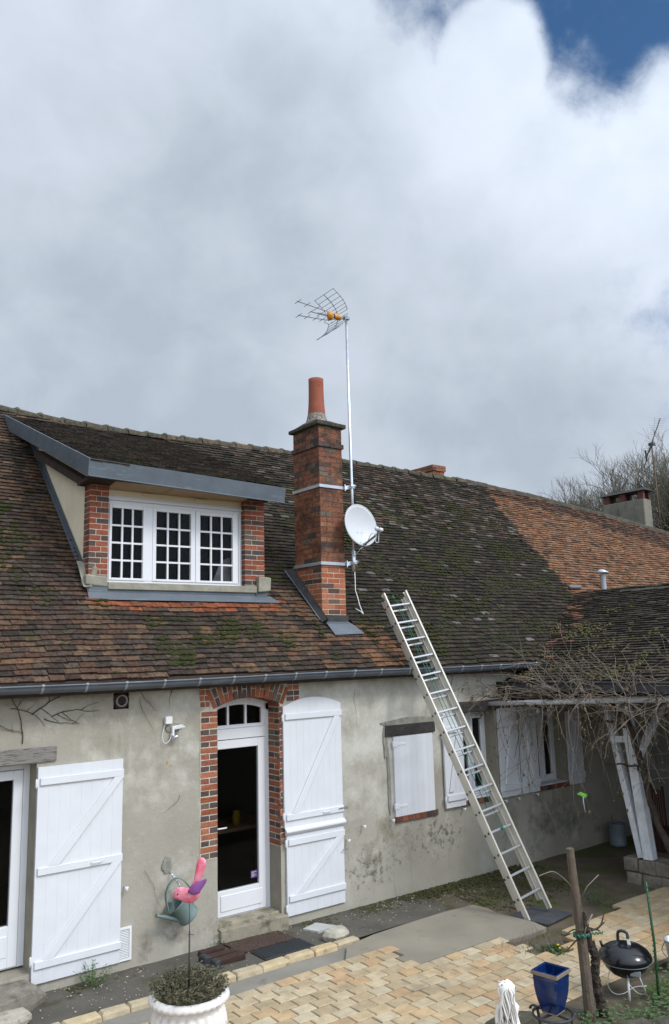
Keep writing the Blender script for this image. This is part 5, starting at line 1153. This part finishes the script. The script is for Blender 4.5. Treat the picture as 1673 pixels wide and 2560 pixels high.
# ================================================================== RIGHT FOREGROUND
# statue of a figure seen from behind: cast as one piece
t_ = thing('statue', 'white weathered figurine with long flowing hair near the bottom edge', 'statue', (4.99, -3.76, 0))
b = MB(); sx_, sy_ = 4.965, -3.765; VR = Vector((.60, -.80, 0)); VB = Vector((-.80, -.60, 0))   # its left-right axis and its back
prof = [(.10, -.02), (.10, .03), (.078, .04), (.088, .10), (.098, .17), (.094, .23), (.080, .28), (.066, .33), (.060, .37), (.072, .40), (.078, .425), (.060, .450), (.036, .468), (.034, .485)]
n = 56; vs = []
for i, (r, h) in enumerate(prof):
    for k in range(n):
        a = 2*math.pi*k/n; q = 1+.035*math.sin(a*7+h*22)*(1 if h < .36 else .2); p = Vector((sx_+.012*math.sin(h*7), sy_, h))+VR*math.cos(a)*r*q+VB*math.sin(a)*r*q*.74
        vs.append(tuple(p))
b.add(vs, [(i*n+k, i*n+(k+1) % n, (i+1)*n+(k+1) % n, (i+1)*n+k) for i in range(len(prof)-1) for k in range(n)], None, True)
hc_ = Vector((sx_-.004, sy_, .535)); b.ball(hc_, .058, 22, 14, .0, (1, 1, 1.16)); b.build('figure', 'statue', t_)
b = MB(); dk = MB()
for k in range(0, 13):                                      # locks of hair from the crown down the back
    t_k = (k-6)/6; pts = []
    for j in range(13):
        f = j/12; h = .598-.36*f
        if f < .32: a = f/.32*1.45; p = hc_+VR*t_k*.060*math.sin(a)*1.05+VB*.062*math.sin(a)*math.sqrt(max(.05, 1-.7*t_k*t_k))+Vector((0, 0, .068*math.cos(a)))
        else: g_ = (f-.32)/.68; p = hc_+VR*(t_k*(.063-.022*g_)+.016*math.sin(g_*5+k*.9))+VB*(.060+.020*g_)*math.sqrt(max(.05, 1-.6*t_k*t_k))+Vector((0, 0, .008-.26*g_))
        pts.append(p)
    Q = smooth(pts, 3); b.tube(Q, [.0115*(1-.45*i/len(Q)) for i in range(len(Q))], 7)
    if k % 2: dk.tube([q+VB*.0085+VR*.006 for q in Q[8:-2]], .0018, 4)
b.build('hair', 'statue', t_); dk.build('hair_grooves', 'iron', t_)
b = MB(); b.ball(hc_-VR*.048+VB*.02+Vector((0, 0, .042)), .024, 10, 6, .10); b.build('flower', 'statue', t_)
b = MB(); b.tube(smooth([Vector((sx_, sy_, .42))-VR*.07, Vector((sx_, sy_, .36))-VR*.088, Vector((sx_, sy_, .29))-VR*.080+VB*.02, Vector((sx_, sy_, .25))-VR*.045+VB*.05]), .019, 8); b.build('arm', 'statue', t_)

# blue glazed pot on an iron ring stand
pc = Vector((5.37, -3.85, 0)); rot = R(10)
def sq(hw, z, cx_=pc.x, cy_=pc.y):
    hw *= .90; z = .305+(z-.305)*.90
    return [(cx_+hw*(math.cos(rot)*a-math.sin(rot)*c_), cy_+hw*(math.sin(rot)*a+math.cos(rot)*c_), z) for a, c_ in ((-1, -1), (1, -1), (1, 1), (-1, 1))]
t_ = thing('glazed_pot', 'square tapered cobalt blue glazed pot, empty, on an iron ring stand', 'plant pot', (pc.x, pc.y, .305))
def rings(b, L_, cap=True):
    vs = []; 
    for hw, z in L_: vs += sq(hw, z)
    fs = [(i*4+k, i*4+(k+1) % 4, (i+1)*4+(k+1) % 4, (i+1)*4+k) for i in range(len(L_)-1) for k in range(4)]
    b.add(vs, fs)
b = MB(); L_ = [(.068, .312), (.080, .36), (.093, .41), (.102, .46), (.108, .51), (.110, .555), (.111, .575), (.115, .578), (.115, .585), (.111, .588), (.112, .612)]; rings(b, L_); b.add(sq(.068, .312), [(3, 2, 1, 0)])
rings(b, [(.104, .640), (.098, .59), (.085, .45)]); b.build('body', 'blueglaze', t_, bevel=.007, seg=2)
b = MB(); b.add(sq(.086, .47), [(0, 1, 2, 3)]); b.build('inside', 'rubber', t_)
b = MB(); rings(b, [(.112, .612), (.124, .614), (.124, .640), (.121, .643)]); b.build('rim_side', 'potedge', t_)
b = MB(); rings(b, [(.122, .643), (.118, .646), (.106, .646), (.103, .638)]); b.build('rim_top', 'blueglaze', t_)
b = MB(); rings(b, [(.067, .304), (.071, .309), (.070, .316)]); b.add(sq(.067, .304), [(3, 2, 1, 0)]); b.build('foot', 'potedge', t_)
t_ = thing('ring_stand', 'black wrought iron ring stand with curled legs under the blue pot', 'plant stand', (pc.x, pc.y, 0))
b = MB(); b.tube([(pc.x+.155*math.cos(a), pc.y+.155*math.sin(a), .290) for a in [2*math.pi*k/32 for k in range(33)]], .010, 8, cap=False); b.build('ring', 'iron', t_)
b = MB(); b.bar((pc.x-.15, pc.y, .292), (pc.x+.15, pc.y, .292), .016, .012); b.bar((pc.x, pc.y-.15, .292), (pc.x, pc.y+.15, .292), .016, .011); b.build('cross_bars', 'iron', t_)
for a in (R(-30), R(90), R(-145)):
    b = MB(); dx, dy = math.cos(a), math.sin(a)
    P = smooth([(pc.x+dx*r, pc.y+dy*r, z) for r, z in ((.225, .262), (.215, .285), (.165, .292), (.15, .25), (.135, .14), (.15, .03), (.18, -.01))], 5)
    for i in range(len(P)-1): b.bar(P[i], P[i+1]+(P[i+1]-P[i])*.1, .022, .010, (-dy, dx, 0))
    b.build('leg', 'iron', t_)

# small kettle barbecue
kx, ky, kz = 6.70, -3.60, .325
t_ = thing('kettle_barbecue', 'small black round kettle barbecue with lid, standing on thin metal legs', 'barbecue', (kx, ky, 0))
b = MB(); b.lathe([(.001, -.165), (.07, -.155), (.13, -.125), (.18, -.075), (.208, -.02), (.215, .0), (.222, .004), (.222, .012), (.20, .012)], (kx, ky, kz), 48); b.build('bowl', 'enamel', t_)
b = MB(); b.lathe([(.229, -.006), (.230, .014), (.222, .034), (.195, .066), (.15, .094), (.09, .112), (.001, .120)], (kx, ky, kz), 48); lid = b.build('lid', 'enamel', t_)
vd = Vector((-.82, -.57, 0)).normalized(); vr = Vector((.57, -.82, 0))
vc = Vector((kx, ky, kz))+vd*.02-vr*.10; vn = Vector((-.35, .25, 1)).normalized()
b = MB(); b.lathe([(.052, -.006), (.054, .004), (.048, .010), (.001, .012)], vc+Vector((0, 0, .104)), 24, vn); vt = b.build('vent', 'rubber', lid)
b = MB()
for k in range(4): a = k*math.pi/2+.4; u_ = Vector((math.cos(a), math.sin(a), 0)); u_ = u_-vn*u_.dot(vn); b.lathe([(.012, 0), (.001, .001)], vc+Vector((0, 0, .1045))+u_*.028+vn*.0125, 10, vn)
b.build('vent_holes', 'black', lid)
hc = Vector((kx, ky, kz+.115)); b = MB()
P = smooth([hc+vr*.035+vd*.02+Vector((0, 0, .045)), hc+vr*.030+Vector((0, 0, .085)), hc-vr*.01+Vector((0, 0, .103)), hc-vr*.045+Vector((0, 0, .088)), hc-vr*.05+Vector((0, 0, .03)), hc-vr*.048+Vector((0, 0, -.01))], 4)
b.tube(P, .013, 10); b.build('handle', 'black', lid)
b = MB(); b.bar(hc+vr*.036+vd*.02+Vector((0, 0, .05)), hc+vr*.046+vd*.03+Vector((0, 0, -.015)), .028, .004, vr); b.build('heat_shield', 'leg', lid)
b = MB(); q = Vector((kx, ky, kz+.05))-vr*.19-vd*.06; b.tube([q, q+Vector((-.01, .01, .05))], .012, 8); b.build('lid_hook', 'black', lid)
b = MB(); b.lathe([(.215, -.03), (.219, -.028), (.217, -.022)], (kx, ky, kz), 48); b.build('seam', 'plastic_g', t_)
b = MB(); c_ = Vector((kx, ky, kz-.075))+vd*.166+vr*.075; b.obox(c_, vr, Vector((0, 0, 1)), vd, .045, .020, .012); b.build('clip_plate', 'plastic_g', t_, bevel=.004)
b = MB(); f_ = Vector((kx, ky, 0))+vd*.10+vr*.01; b.tube([f_+Vector((0, 0, kz-.13)), f_+vd*.03+Vector((0, 0, -.03))], .0105, 10); b.build('leg', 'leg', t_)
for sg in (1, -1):
    b = MB(); base = Vector((kx, ky, 0))
    P = smooth([base+vr*.10*sg+vd*.10+Vector((0, 0, kz-.09)), base+vr*.12*sg+vd*.13+Vector((0, 0, kz-.15)), base+vr*(.15*sg)+vd*.05+Vector((0, 0, .06)), base+vr*.08*sg-vd*.02+Vector((0, 0, .03)), base-vd*.05+Vector((0, 0, .10))], 5) if sg > 0 else smooth([base-vr*.14+vd*.07+Vector((0, 0, kz-.09)), base-vr*.165+vd*.07+Vector((0, 0, .11)), base-vr*.12+vd*.05+Vector((0, 0, .035)), base-vr*.04+vd*.07+Vector((0, 0, .045)), base+vr*.06+vd*.02+Vector((0, 0, .09)), base+vr*.16+Vector((0, 0, .10))], 5)
    b.tube(P, .0042, 6); b.build('leg', 'leg' if sg < 0 else 'plastic_w', t_)

# pail at the right edge
t_ = thing('pail', 'grey zinc pail with wire handle at the right edge on the paving', 'pail', (7.74, -3.57, .02))
b = MB(); b.lathe([(.08, .022), (.115, .26), (.121, .268), (.112, .266), (.078, .03)], (7.60, -3.56, 0), 28); b.build('body', 'zinc_light', t_)
b = MB(); b.tube(smooth([(7.51, -3.49, .25), (7.45, -3.49, .19), (7.45, -3.55, .13), (7.51, -3.62, .16), (7.55, -3.66, .24)]), .004, 6); b.build('handle', 'iron', t_)

# old vine stake, green coil tie and the gnarled young vine beside it
t_ = thing('wooden_stake', 'weathered grey-brown wooden stake leaning left in the foreground', 'stake', (6.05, -3.67, 0))
b = MB(); P = [Vector((6.055, -3.67, -.05)), Vector((6.045, -3.66, .4)), Vector((6.03, -3.65, .75)), Vector((6.005, -3.64, 1.05)), Vector((5.985, -3.635, 1.365))]
b.tube(P, [.047, .045, .041, .037, .033], 11, smooth=False); b.build('post', 'stake', t_)
b = MB(); b.tube(smooth([(6.0, -3.66, 1.02), (5.93, -3.60, 1.12), (5.80, -3.60, 1.20), (5.72, -3.58, 1.20), (5.66, -3.55, 1.18)]), .0045, 6); b.tube([(6.04, -3.68, .97), (6.10, -3.70, 1.05), (6.19, -3.76, 1.14)], .004, 6); b.tube([(5.99, -3.70, .62), (6.03, -3.71, .74), (6.09, -3.74, .84)], .006, 6); b.build('twigs', 'shoot', t_)
b = MB(); coil = [(6.04+.062*math.cos(a*.5), -3.65+.062*math.sin(a*.5), .655+.013*math.sin(a*5)+.002*a) for a in [k*.25 for k in range(54)]]; b.tube(coil, .009, 7); b.tube([(6.07+.022*k*.3, -3.70-.003*k, .675+.010*math.sin(k*1.4)) for k in range(20)], .006, 6); tag(b.build('coil_tie', 'greenpl'), 'green spiral plastic tie wrapped around the wooden stake', 'plant tie')
t_ = thing('young_vine', 'gnarled dark young vine climbing beside the wooden stake', 'vine', (6.17, -3.70, 0))
b = MB(); P = smooth([(6.20, -3.71, -.05), (6.17, -3.70, .12), (6.13, -3.69, .32), (6.145, -3.70, .48), (6.11, -3.69, .56), (6.09, -3.69, .66), (6.05, -3.70, .76), (6.04, -3.70, .86)], 6)
b.tube([p+Vector((rnd(-.008, .008), rnd(-.008, .008), 0)) for p in P], [(.048-.034*i/len(P))*rnd(.8, 1.25) for i in range(len(P))], 8, smooth=False); b.build('trunk', 'bark', t_)
b = MB()
for _ in range(420):
    i = rnd(0, len(P)*.62); p = P[int(i)]; d = Vector((rnd(-1, 1), rnd(-1, 1), rnd(-1, 1))).normalized(); b.ball(p+d*(.042-.02*i/len(P)), rnd(.006, .014), 5, 3, .35)
b.build('bark_flakes', 'bark', t_)
b = MB()
for (q, e_) in (((6.06, -3.70, .73), (6.20, -3.72, .68)), ((6.10, -3.71, .70), (6.24, -3.75, .75)), ((6.05, -3.70, .78), (6.0, -3.62, 1.0)), ((6.03, -3.69, .68), (5.88, -3.60, .55)), ((6.03, -3.69, .70), (5.9, -3.62, .70)), ((6.15, -3.72, .7), (6.25, -3.74, .82))):
    q, e_ = Vector(q), Vector(e_); b.tube(smooth([q, q.lerp(e_, .5)+Vector((rnd(-.03, .03), 0, rnd(-.03, .03))), e_]), [.010, .009, .009, .008, .008, .007, .007, .006, .005, .005, .004], 6)
b.build('branches', 'bark', t_)
b = MB(); b.tube([(6.765, -3.86, -.05), (6.77, -3.86, .5), (6.735, -3.85, 1.0)], .011, 8)
for k in range(22): b.lathe([(.011, -.003), (.0135, 0), (.011, .003)], Vector((6.767, -3.86, .02+k*.045)).lerp(Vector((6.735, -3.85, 1.0)), k/22 if k > 11 else 0) if False else Vector((6.768-.0014*k, -3.86, .02+k*.045)), 8)
tag(b.build('garden_cane', mat('green_coated_cane', (.012, .075, .025), .5)), 'thin upright green plastic-coated cane between barbecue and wall', 'garden stake')

# mossy dry wall along the bottom edge and stone edging
t_ = thing('low_stone_wall', 'low mossy stone wall running along the bottom right edge', 'wall', (6.0, -4.4, 0)); dw_ = Vector((.93, -.36, 0)).normalized(); nw = Vector((-.36, -.93, 0)); p = Vector((5.42, -4.06, 0)); random.seed(3)
for k in range(9):
    w = rnd(.22, .42); c_ = p+dw_*w/2+nw*.17; b = MB(); hh = rnd(.245, .275)
    nx, ny = 8, 6; vs = []
    for s_ in (0, 1):
        for j in range(ny+1):
            for i in range(nx+1):
                u_, v_ = i/nx-.5, j/ny-.5; edge_ = max(abs(u_), abs(v_))*2; e2 = (1-.05*edge_**6)
                q = c_+dw_*u_*w*.97*e2+nw*v_*.36*e2; z = hh-.025*edge_**4+.012*fbm(q.x*9, q.y*9, k) if s_ else -.1; vs.append((q.x, q.y, z))
    m_ = (nx+1)*(ny+1); fs = [(m_+j*(nx+1)+i, m_+j*(nx+1)+i+1, m_+(j+1)*(nx+1)+i+1, m_+(j+1)*(nx+1)+i) for j in range(ny) for i in range(nx)]
    for i in range(nx): fs += [(i, i+1, m_+i+1, m_+i), (ny*(nx+1)+i+1, ny*(nx+1)+i, m_+ny*(nx+1)+i, m_+ny*(nx+1)+i+1)]
    for j in range(ny): fs += [((j+1)*(nx+1), j*(nx+1), m_+j*(nx+1), m_+(j+1)*(nx+1)), (j*(nx+1)+nx, (j+1)*(nx+1)+nx, m_+(j+1)*(nx+1)+nx, m_+j*(nx+1)+nx)]
    b.add(vs, fs); b.build('coping_stone', 'mosswall', t_); p = p+dw_*w
rock('edging_stone', 'mosswall', 'long low mossy stone behind the white figurine', 'stone', (5.38, -3.36, .03), .16, (1.9, .9, .55), 21)
random.seed(5)
b = MB(); sb = MB()                                         # strawberry-like ground cover
for _ in range(1500):
    x = rnd(5.9, 8.0); y = -3.62-rnd(0, .75)
    if y > -3.72-.10*(math.sin(x*5)) and x < 7.2 and random.random() < .8: continue
    if x < 6.3 and (y < -4.05 or random.random() < .35): continue
    if (Vector((x, y, 0))-Vector((6.55, -3.70, 0))).length < .22 and x < 6.62: continue
    base = Vector((x, y, -.02)); h = rnd(.04, .13); a = rnd(0, 6.28); tip = base+Vector((math.cos(a)*h*.5, math.sin(a)*h*.5, h))
    for k in range(3):
        aa = a+(k-1)*1.5; d = Vector((math.cos(aa), math.sin(aa), rnd(-.1, .5))).normalized(); l_ = rnd(.018, .034); w_ = Vector((0, 0, 1)).cross(d).normalized()*l_*.38
        m1 = tip+d*l_*.5+Vector((0, 0, .005)); b.add([tip, m1+w_, tip+d*l_, m1-w_], [(0, 1, 2, 3)])
    if random.random() < .4: sb.tube([base, tip], .0012, 3, cap=False)
o = b.build('ground_cover', 'leafgr'); o['kind'] = 'stuff'; o['label'] = 'bright green leafy ground cover between the barbecue and the low wall'; o['category'] = 'ground cover'
def plant(name, label, c, n, rad, h, m, leaf=(.015, .03), lean=.7, dens=5, cat='weed', petals=0):
    t_ = thing(name, label, cat, c); b = MB(); sb = MB(); leafy(b, sb, c, n, rad, h, lean, leaf, dens=dens); b.build('leaves', m, t_); sb.build('stems', m, t_)
    if petals:
        b = MB()
        for _ in range(petals): b.ball((c[0]+rnd(-rad, rad), c[1]+rnd(-rad, rad), c[2]+h*.7), .013, 7, 4, .2, (1, 1, .5))
        b.build('flowers', 'dandelion', t_)
plant('weed', 'tall green weed growing at the foot of the left shutter', (3.13, -.14, 0), 34, .10, .24, 'leafgr', (.016, .032), .8)
plant('weed', 'feathery grey-green weed on the bare soil near the porch', (8.80, -1.82, -.03), 40, .13, .27, 'leafgrey', (.014, .026), .8)
plant('dandelion', 'yellow dandelions in the planting gap of the paving', (7.10, -2.52, -.02), 26, .11, .09, 'leafgr', (.03, .06), 1.2, petals=2)
plant('weed', 'tuft of green weed beside the doorstep at the wall foot', (4.50, -.05, 0), 18, .07, .09, 'leafgrey', (.012, .024), 1)
plant('weed', 'dark weed by the edge of the paving gap, left of the dandelions', (6.98, -2.36, -.02), 20, .10, .10, 'leafgrey', (.015, .03), 1)
plant('weed', 'broad-leaved green plant between the blue pot and the wooden stake', (5.78, -3.86, 0), 26, .13, .16, 'leafgr', (.035, .06), 1.1)
b = MB()
for _ in range(260):
    c_ = Vector((7.05+rnd(-.35, .45), -2.25+rnd(-.22, .25), -.03)); d = Vector((rnd(-1, 1), rnd(-1, 1), rnd(.1, 1.2))).normalized(); b.tube([c_, c_+d*rnd(.04, .14)], .0018, 3, cap=False)
o = b.build('dry_stalks', 'shoot'); o['kind'] = 'stuff'; o['label'] = 'dry brown stalks in the planting gap of the paving'; o['category'] = 'dead plants'

# ================================================================== UNDER THE PORCH
t_ = thing('zinc_bucket', 'tall dull zinc bucket standing in the shade against the house wall', 'bucket', (11.46, -.30, 0))
b = MB(); b.lathe([(.001, -.02), (.125, -.02), (.128, .0), (.132, .02), (.128, .03), (.128, .30), (.135, .31), (.124, .312), (.118, .28), (.118, .02)], (11.46, -.30, 0), 32); b.build('body', mat('dull_zinc', (.17, .20, .23), .6, metal=.3, var=.15), t_)
b = MB(); b.tube([(11.38, -.3, .31), (11.36, -.28, .44)], .005, 6); b.tube([(11.33, -.3, .312), (11.59, -.3, .312)], .006, 6); b.build('handle', 'iron', t_)
t_ = thing('folding_chair', 'dark red slatted folding chair leaning inside the porch', 'chair', (12.0, -.85, 0))
b = MB()
for y_ in (-.60, -.80+.0): b.bar((12.0, y_-.0, .86), (11.8, y_-.14, .0), .03, .022, (0, 1, 0))
b.build('frame', 'redchair', t_)
b = MB()
for k in range(5): b.bar((11.985, -.63-k*.035, .80), (11.87, -.70-k*.035, .30), .022, .010, (0, 1, 0))
b.build('backrest', 'redchair', t_)
b = MB()
for k in range(5): b.bar((11.86-k*.05, -.66, .30-.0*k), (11.86-k*.05, -.95, .30), .03, .012, (1, 0, 0))
b.build('seat', 'redchair', t_)
t_ = thing('bench', 'low dark wooden bench in the deep shade behind the porch post', 'bench', (11.6, -1.6, 0))
b = MB()
for k in range(3): b.box(11.45+k*.12, 11.55+k*.12, -3.0, -.95, .28, .31)
b.build('seat', 'rust', t_)
for y_ in (-1.0, -2.9):
    b = MB(); b.box(11.45, 11.79, y_-.04, y_+.04, -.02, .28); b.build('leg', 'rust', t_)
b = MB(); 
for i in range(8): b.bar((12.5, -.86-i*.09, 1.74+.03*math.sin(i*1.3)), (12.5, -.95-i*.09, 1.74+.03*math.sin((i+1)*1.3)), .10, .02, (0, 0, 1))
tag(b.build('red_cloth', 'red'), 'dark red cloth hanging on the back wall of the porch', 'cloth')
# lights strung below the beam
t_ = thing('string_lights', 'string of white globe bulbs hung below the porch beam', 'string lights', (9.5, -1.2, 2.2))
LP = [(9.5, .0, 2.24), (9.5, -.36, 2.235), (9.5, -.50, 2.15), (9.5, -1.20, 2.24), (9.5, -1.83, 2.29), (9.5, -1.96, 2.26), (9.5, -2.56, 2.31), (9.5, -3.1, 2.3)]
b = MB(); b.tube(smooth([(x, y, z+.03) for x, y, z in LP]), .003, 5); b.build('cable', 'black', t_)
for (x, y, z) in LP[1:-1]:
    b = MB(); b.ball((x, y, z), .026, 12, 8); b.tube([(x, y, z+.02), (x, y, z+.05)], .011, 8); b.build('bulb', 'bulb', t_)
b = MB(); c_ = Vector((9.3, -1.27, 1.14)); b.bar(c_, c_+Vector((.05, -.08, -.03)), .035, .02); b.bar(c_+Vector((0, .03, -.01)), c_+Vector((.04, -.07, -.05)), .02, .01); o = b.build('garden_clip', 'limegreen'); tag(o, 'small lime green clip dangling from a vine shoot', 'clip')
b2 = MB(); b2.tube([c_+Vector((.02, -.04, -.04)), c_+Vector((.02, -.04, -.12)), c_+Vector((.03, -.05, -.24))], .006, 5); b2.build('string', 'plastic_w', o)

# ================================================================== GRAPEVINE OVER THE PORCH
t_ = thing('grapevine', 'large leafless grapevine tangled over the porch beam and post', 'vine', (9.75, -2.2, 0)); random.seed(41)
b = MB(); P = smooth([(9.80, -2.35, -.1), (9.76, -2.28, .4), (9.76, -2.12, .76), (9.78, -2.0, 1.10), (9.80, -1.93, 1.45), (9.76, -1.87, 1.75), (9.78, -1.80, 2.02), (9.72, -1.66, 2.22), (9.66, -1.5, 2.38)], 5)
b.tube([p+Vector((rnd(-.01, .01), rnd(-.01, .01), 0)) for p in P], [(.048-.014*i/len(P))*rnd(.85, 1.15) for i in range(len(P))], 8)
for (q, e_, r_) in (((9.66, -1.5, 2.38), (9.3, .0, 2.45), .026), ((9.66, -1.5, 2.38), (9.5, -3.6, 2.52), .026), ((9.76, -1.85, 2.0), (9.6, -1.3, 2.08), .022), ((9.7, -1.6, 2.3), (8.8, -.4, 2.42), .018), ((9.78, -1.9, 1.45), (9.55, -1.5, 1.48), .016)):
    q, e_ = Vector(q), Vector(e_); M_ = [q.lerp(e_, k/6)+Vector((rnd(-.05, .05), rnd(-.03, .03), rnd(-.04, .05))) for k in range(7)]; Q = smooth(M_, 3); b.tube(Q, [r_*(1-.5*i/len(Q)) for i in range(len(Q))], 7)
b.build('trunk', 'bark', t_)
b = MB(); bl = MB()
def bud(p, big=False):
    if big:
        for _ in range(random.choice((1, 2, 2))):
            l_ = rnd(.03, .065); q = p+Vector((rnd(-.01, .01), rnd(-.01, .01), 0)); w_ = Vector((rnd(-1, 1), rnd(-1, 1), 0)).normalized()*l_*.32; k_ = w_.cross(Vector((0, 0, 1)))*.5
            bl.add([q, q+w_+Vector((0, 0, -l_*.45)), q+Vector((0, 0, -l_)), q-w_+Vector((0, 0, -l_*.45)), q+k_+Vector((0, 0, -l_*.5))], [(0, 1, 4), (1, 2, 4), (2, 3, 4), (3, 0, 4)])
    else: bl.ball(p, rnd(.006, .011), 5, 3, .2)
def shoot(p, d, L_, droop, r=.0042, curl=.22, lvl=0):
    p = Vector(p); d = Vector(d).normalized(); n = max(4, int(L_/.075)); pts = [p.copy()]
    for k in range(n):
        d = (d+Vector((rnd(-curl, curl), rnd(-curl, curl), rnd(-curl, curl)-droop))).normalized(); p = p+d*L_/n
        pts.append(p.copy())
        if random.random() < .26: bud(p.copy(), random.random() < .13)
        if lvl < 2 and random.random() < (.13 if lvl == 0 else .06): shoot(p, d+Vector((rnd(-1, 1), rnd(-1, 1), rnd(-.8, .6))), L_*rnd(.2, .5), droop*1.3, r*.65, curl*1.2, lvl+1)
    if random.random() < .5: bud(pts[-1], random.random() < .45)
    b.tube(pts, [r*(1-.6*i/n) for i in range(n+1)], 4, cap=False)
for i in range(170):                                       # the tangle lying on the wires above the beam
    y = rnd(.05, -3.9); x = rnd(8.75, 9.75); z = 2.38+rnd(-.10, .15)
    shoot((x, y, z), (rnd(-.7, .35), random.choice((-1, 1))*rnd(.4, 1), rnd(-.15, .45)), rnd(.5, 1.4), rnd(.0, .06), rnd(.0038, .0075))
for i in range(46):                                        # shoots rising in front of the porch roof
    y = rnd(-.35, -3.9); shoot((rnd(8.8, 9.5), y, 2.45), (rnd(-.5, .2), rnd(-.8, .8), rnd(.5, 1.1)), rnd(.4, .95), rnd(.02, .12), rnd(.004, .006))
for i in range(50):                                        # shoots hanging below it
    y = rnd(-.0, -3.7); shoot((rnd(8.8, 9.6), y, rnd(2.2, 2.4)), (rnd(-.25, .15), rnd(-.35, .35), -1), rnd(.35, 1.05) if i % 3 else rnd(.8, 1.35), rnd(.0, .10), rnd(.004, .006), .2)
for i in range(9): shoot((9.0+rnd(-.2, .2), .0+rnd(-.3, .1), 2.4), (-1, rnd(-.3, .2), rnd(-.2, .25)), rnd(.45, .85), .02, .003)
for i in range(12): shoot((9.6, rnd(-1.5, -3.4), rnd(1.3, 2.1)), (rnd(-.4, .2), random.choice((-1, 1)), rnd(-.5, .5)), rnd(.3, .8), .04, .0032)
shoot((9.0, -1.0, 1.9), (.05, -.25, -1), 1.1, .0, .003, .08); shoot((9.1, -1.7, 2.0), (.1, -.2, -1), .9, .0, .0035, .1)
b.build('shoots', 'shoot', t_); bl.build('buds', 'bud', t_)

# ================================================================== BARE TREES BEYOND THE ROOFS
LABT = ['leafless tree leftmost of the grove beyond the roofs', 'leafless tree with upright fan of twigs behind the orange roof', 'grey leafless tree left of the slab-topped stack', 'leafless tree just behind the slab-topped stack', 'tallest leafless tree, its thin trunk bending above the stack', 'leafless tree directly behind the old aerial mast', 'leafless tree at the right edge, reaching highest there', 'leafless tree cut by the right edge of the picture', 'small leafless tree farthest left above the ridge']
def grow(b, p, d, L_, r, lvl, mx_):
    n = 3; pts = [p.copy()]
    for k in range(n): d = (d+Vector((rnd(-.16, .16), rnd(-.16, .16), rnd(-.06, .12)))).normalized(); p = p+d*L_/n; pts.append(p.copy())
    b.tube(pts, [r*(1-.3*i/n) for i in range(n+1)], 5 if lvl < 2 else 3, cap=False)
    if lvl >= mx_: return
    for k in range(3 if lvl < 4 else 4):
        q = pts[random.choice((1, 2, 3, 3))] if lvl else pts[random.choice((2, 3, 3))]
        a = rnd(0, 6.28); o_ = d.orthogonal().normalized(); o_ = (o_*math.cos(a)+d.cross(o_)*math.sin(a)); nd_ = (d*rnd(.75, 1.1)+o_*rnd(.35, .8)+Vector((0, 0, .18))).normalized()
        grow(b, q.copy(), nd_, L_*rnd(.62, .82), r*.62, lvl+1, mx_)
for i, (x, y, h) in enumerate([(38.0, 21.0, 11.7), (37.1, 18.8, 12.5), (41.0, 20.4, 13.0), (37.4, 16.7, 11.6), (37.3, 15.1, 13.6), (40.3, 15.9, 12.8), (37.3, 13.1, 14.0), (40.2, 14.1, 13.2), (40.8, 24.0, 11.6)]):
    random.seed(100+i); t_ = thing('bare_tree', LABT[i], 'tree', (x, y, -.3), 'leafless trees beyond the roofs')
    b = MB(); b.tube([(x, y, -.4), (x+.1, y, h*.2), (x+.05, y+.1, h*.36)], [.26, .2, .16], 8); b.build('trunk', 'treebark', t_)
    b = MB()
    for k in range(4): a = k*1.57+rnd(-.4, .4); grow(b, Vector((x+.05, y+.1, h*(.24+.04*k))), Vector((math.cos(a)*.45, math.sin(a)*.45, 1)).normalized(), h*.205, .095, 0, 6)
    b.build('crown', 'treebark', t_)
t_ = thing('ivy_tree', 'ivy-covered greenish tree behind the slab-topped stack', 'tree', (36, 14.6, -.3)); b = MB(); b.tube([(36, 14.6, -.3), (36.1, 14.6, 9.3)], [.25, .12], 8); b.build('trunk', 'treebark', t_)
b = MB(); random.seed(9)
for _ in range(5200):
    a = rnd(0, 6.28); z = rnd(2, 9.6); r = (1.35-.10*z)*(1+.4*fbm(math.cos(a)*2, z*.8, 4))*math.sqrt(random.random()); p = Vector((36.05+math.cos(a)*max(.1, r), 14.6+math.sin(a)*max(.1, r), z)); d = Vector((rnd(-1, 1), rnd(-1, 1), rnd(-1, 1))).normalized()*.11; w_ = d.orthogonal().normalized()*.07; b.add([p-d, p+w_, p+d, p-w_], [(0, 1, 2, 3)])
b.build('crown', mat('ivy_leaf', (.045, .055, .022), .8, col2=(.08, .075, .035), vscale=1.2), t_)

# a few things dimly seen through the glazed door
t_ = thing('kitchen_table', 'dim wooden table with clutter seen through the tall glazed door', 'table', (5.3, 1.4, .14))
b = MB(); b.box(4.9, 6.2, 1.1, 1.8, .86, .90); b.build('tabletop', 'furn', t_)
for (x, y) in ((4.95, 1.15), (6.15, 1.15), (4.95, 1.75), (6.15, 1.75)): b = MB(); b.box(x-.03, x+.03, y-.03, y+.03, .12, .86); b.build('leg', 'furn', t_)
b = MB(); b.lathe([(.001, .90), (.05, .90), (.055, 1.0), (.04, 1.05), (.045, 1.07)], (5.55, 1.3, 0), 16); tag(b.build('jar', 'yellow'), 'small yellow jar on the table behind the door glass', 'jar')
b = MB()
for k in range(14): b.bar((5.75+k*.035, .75+.015*math.sin(k*2.2), .3), (5.75+k*.035, .75+.015*math.sin(k*2.2), 2.3), .036, .006, (1, 0, 0))
tag(b.build('curtain', 'curtain'), 'thin grey curtain hanging inside the tall glazed door', 'curtain')
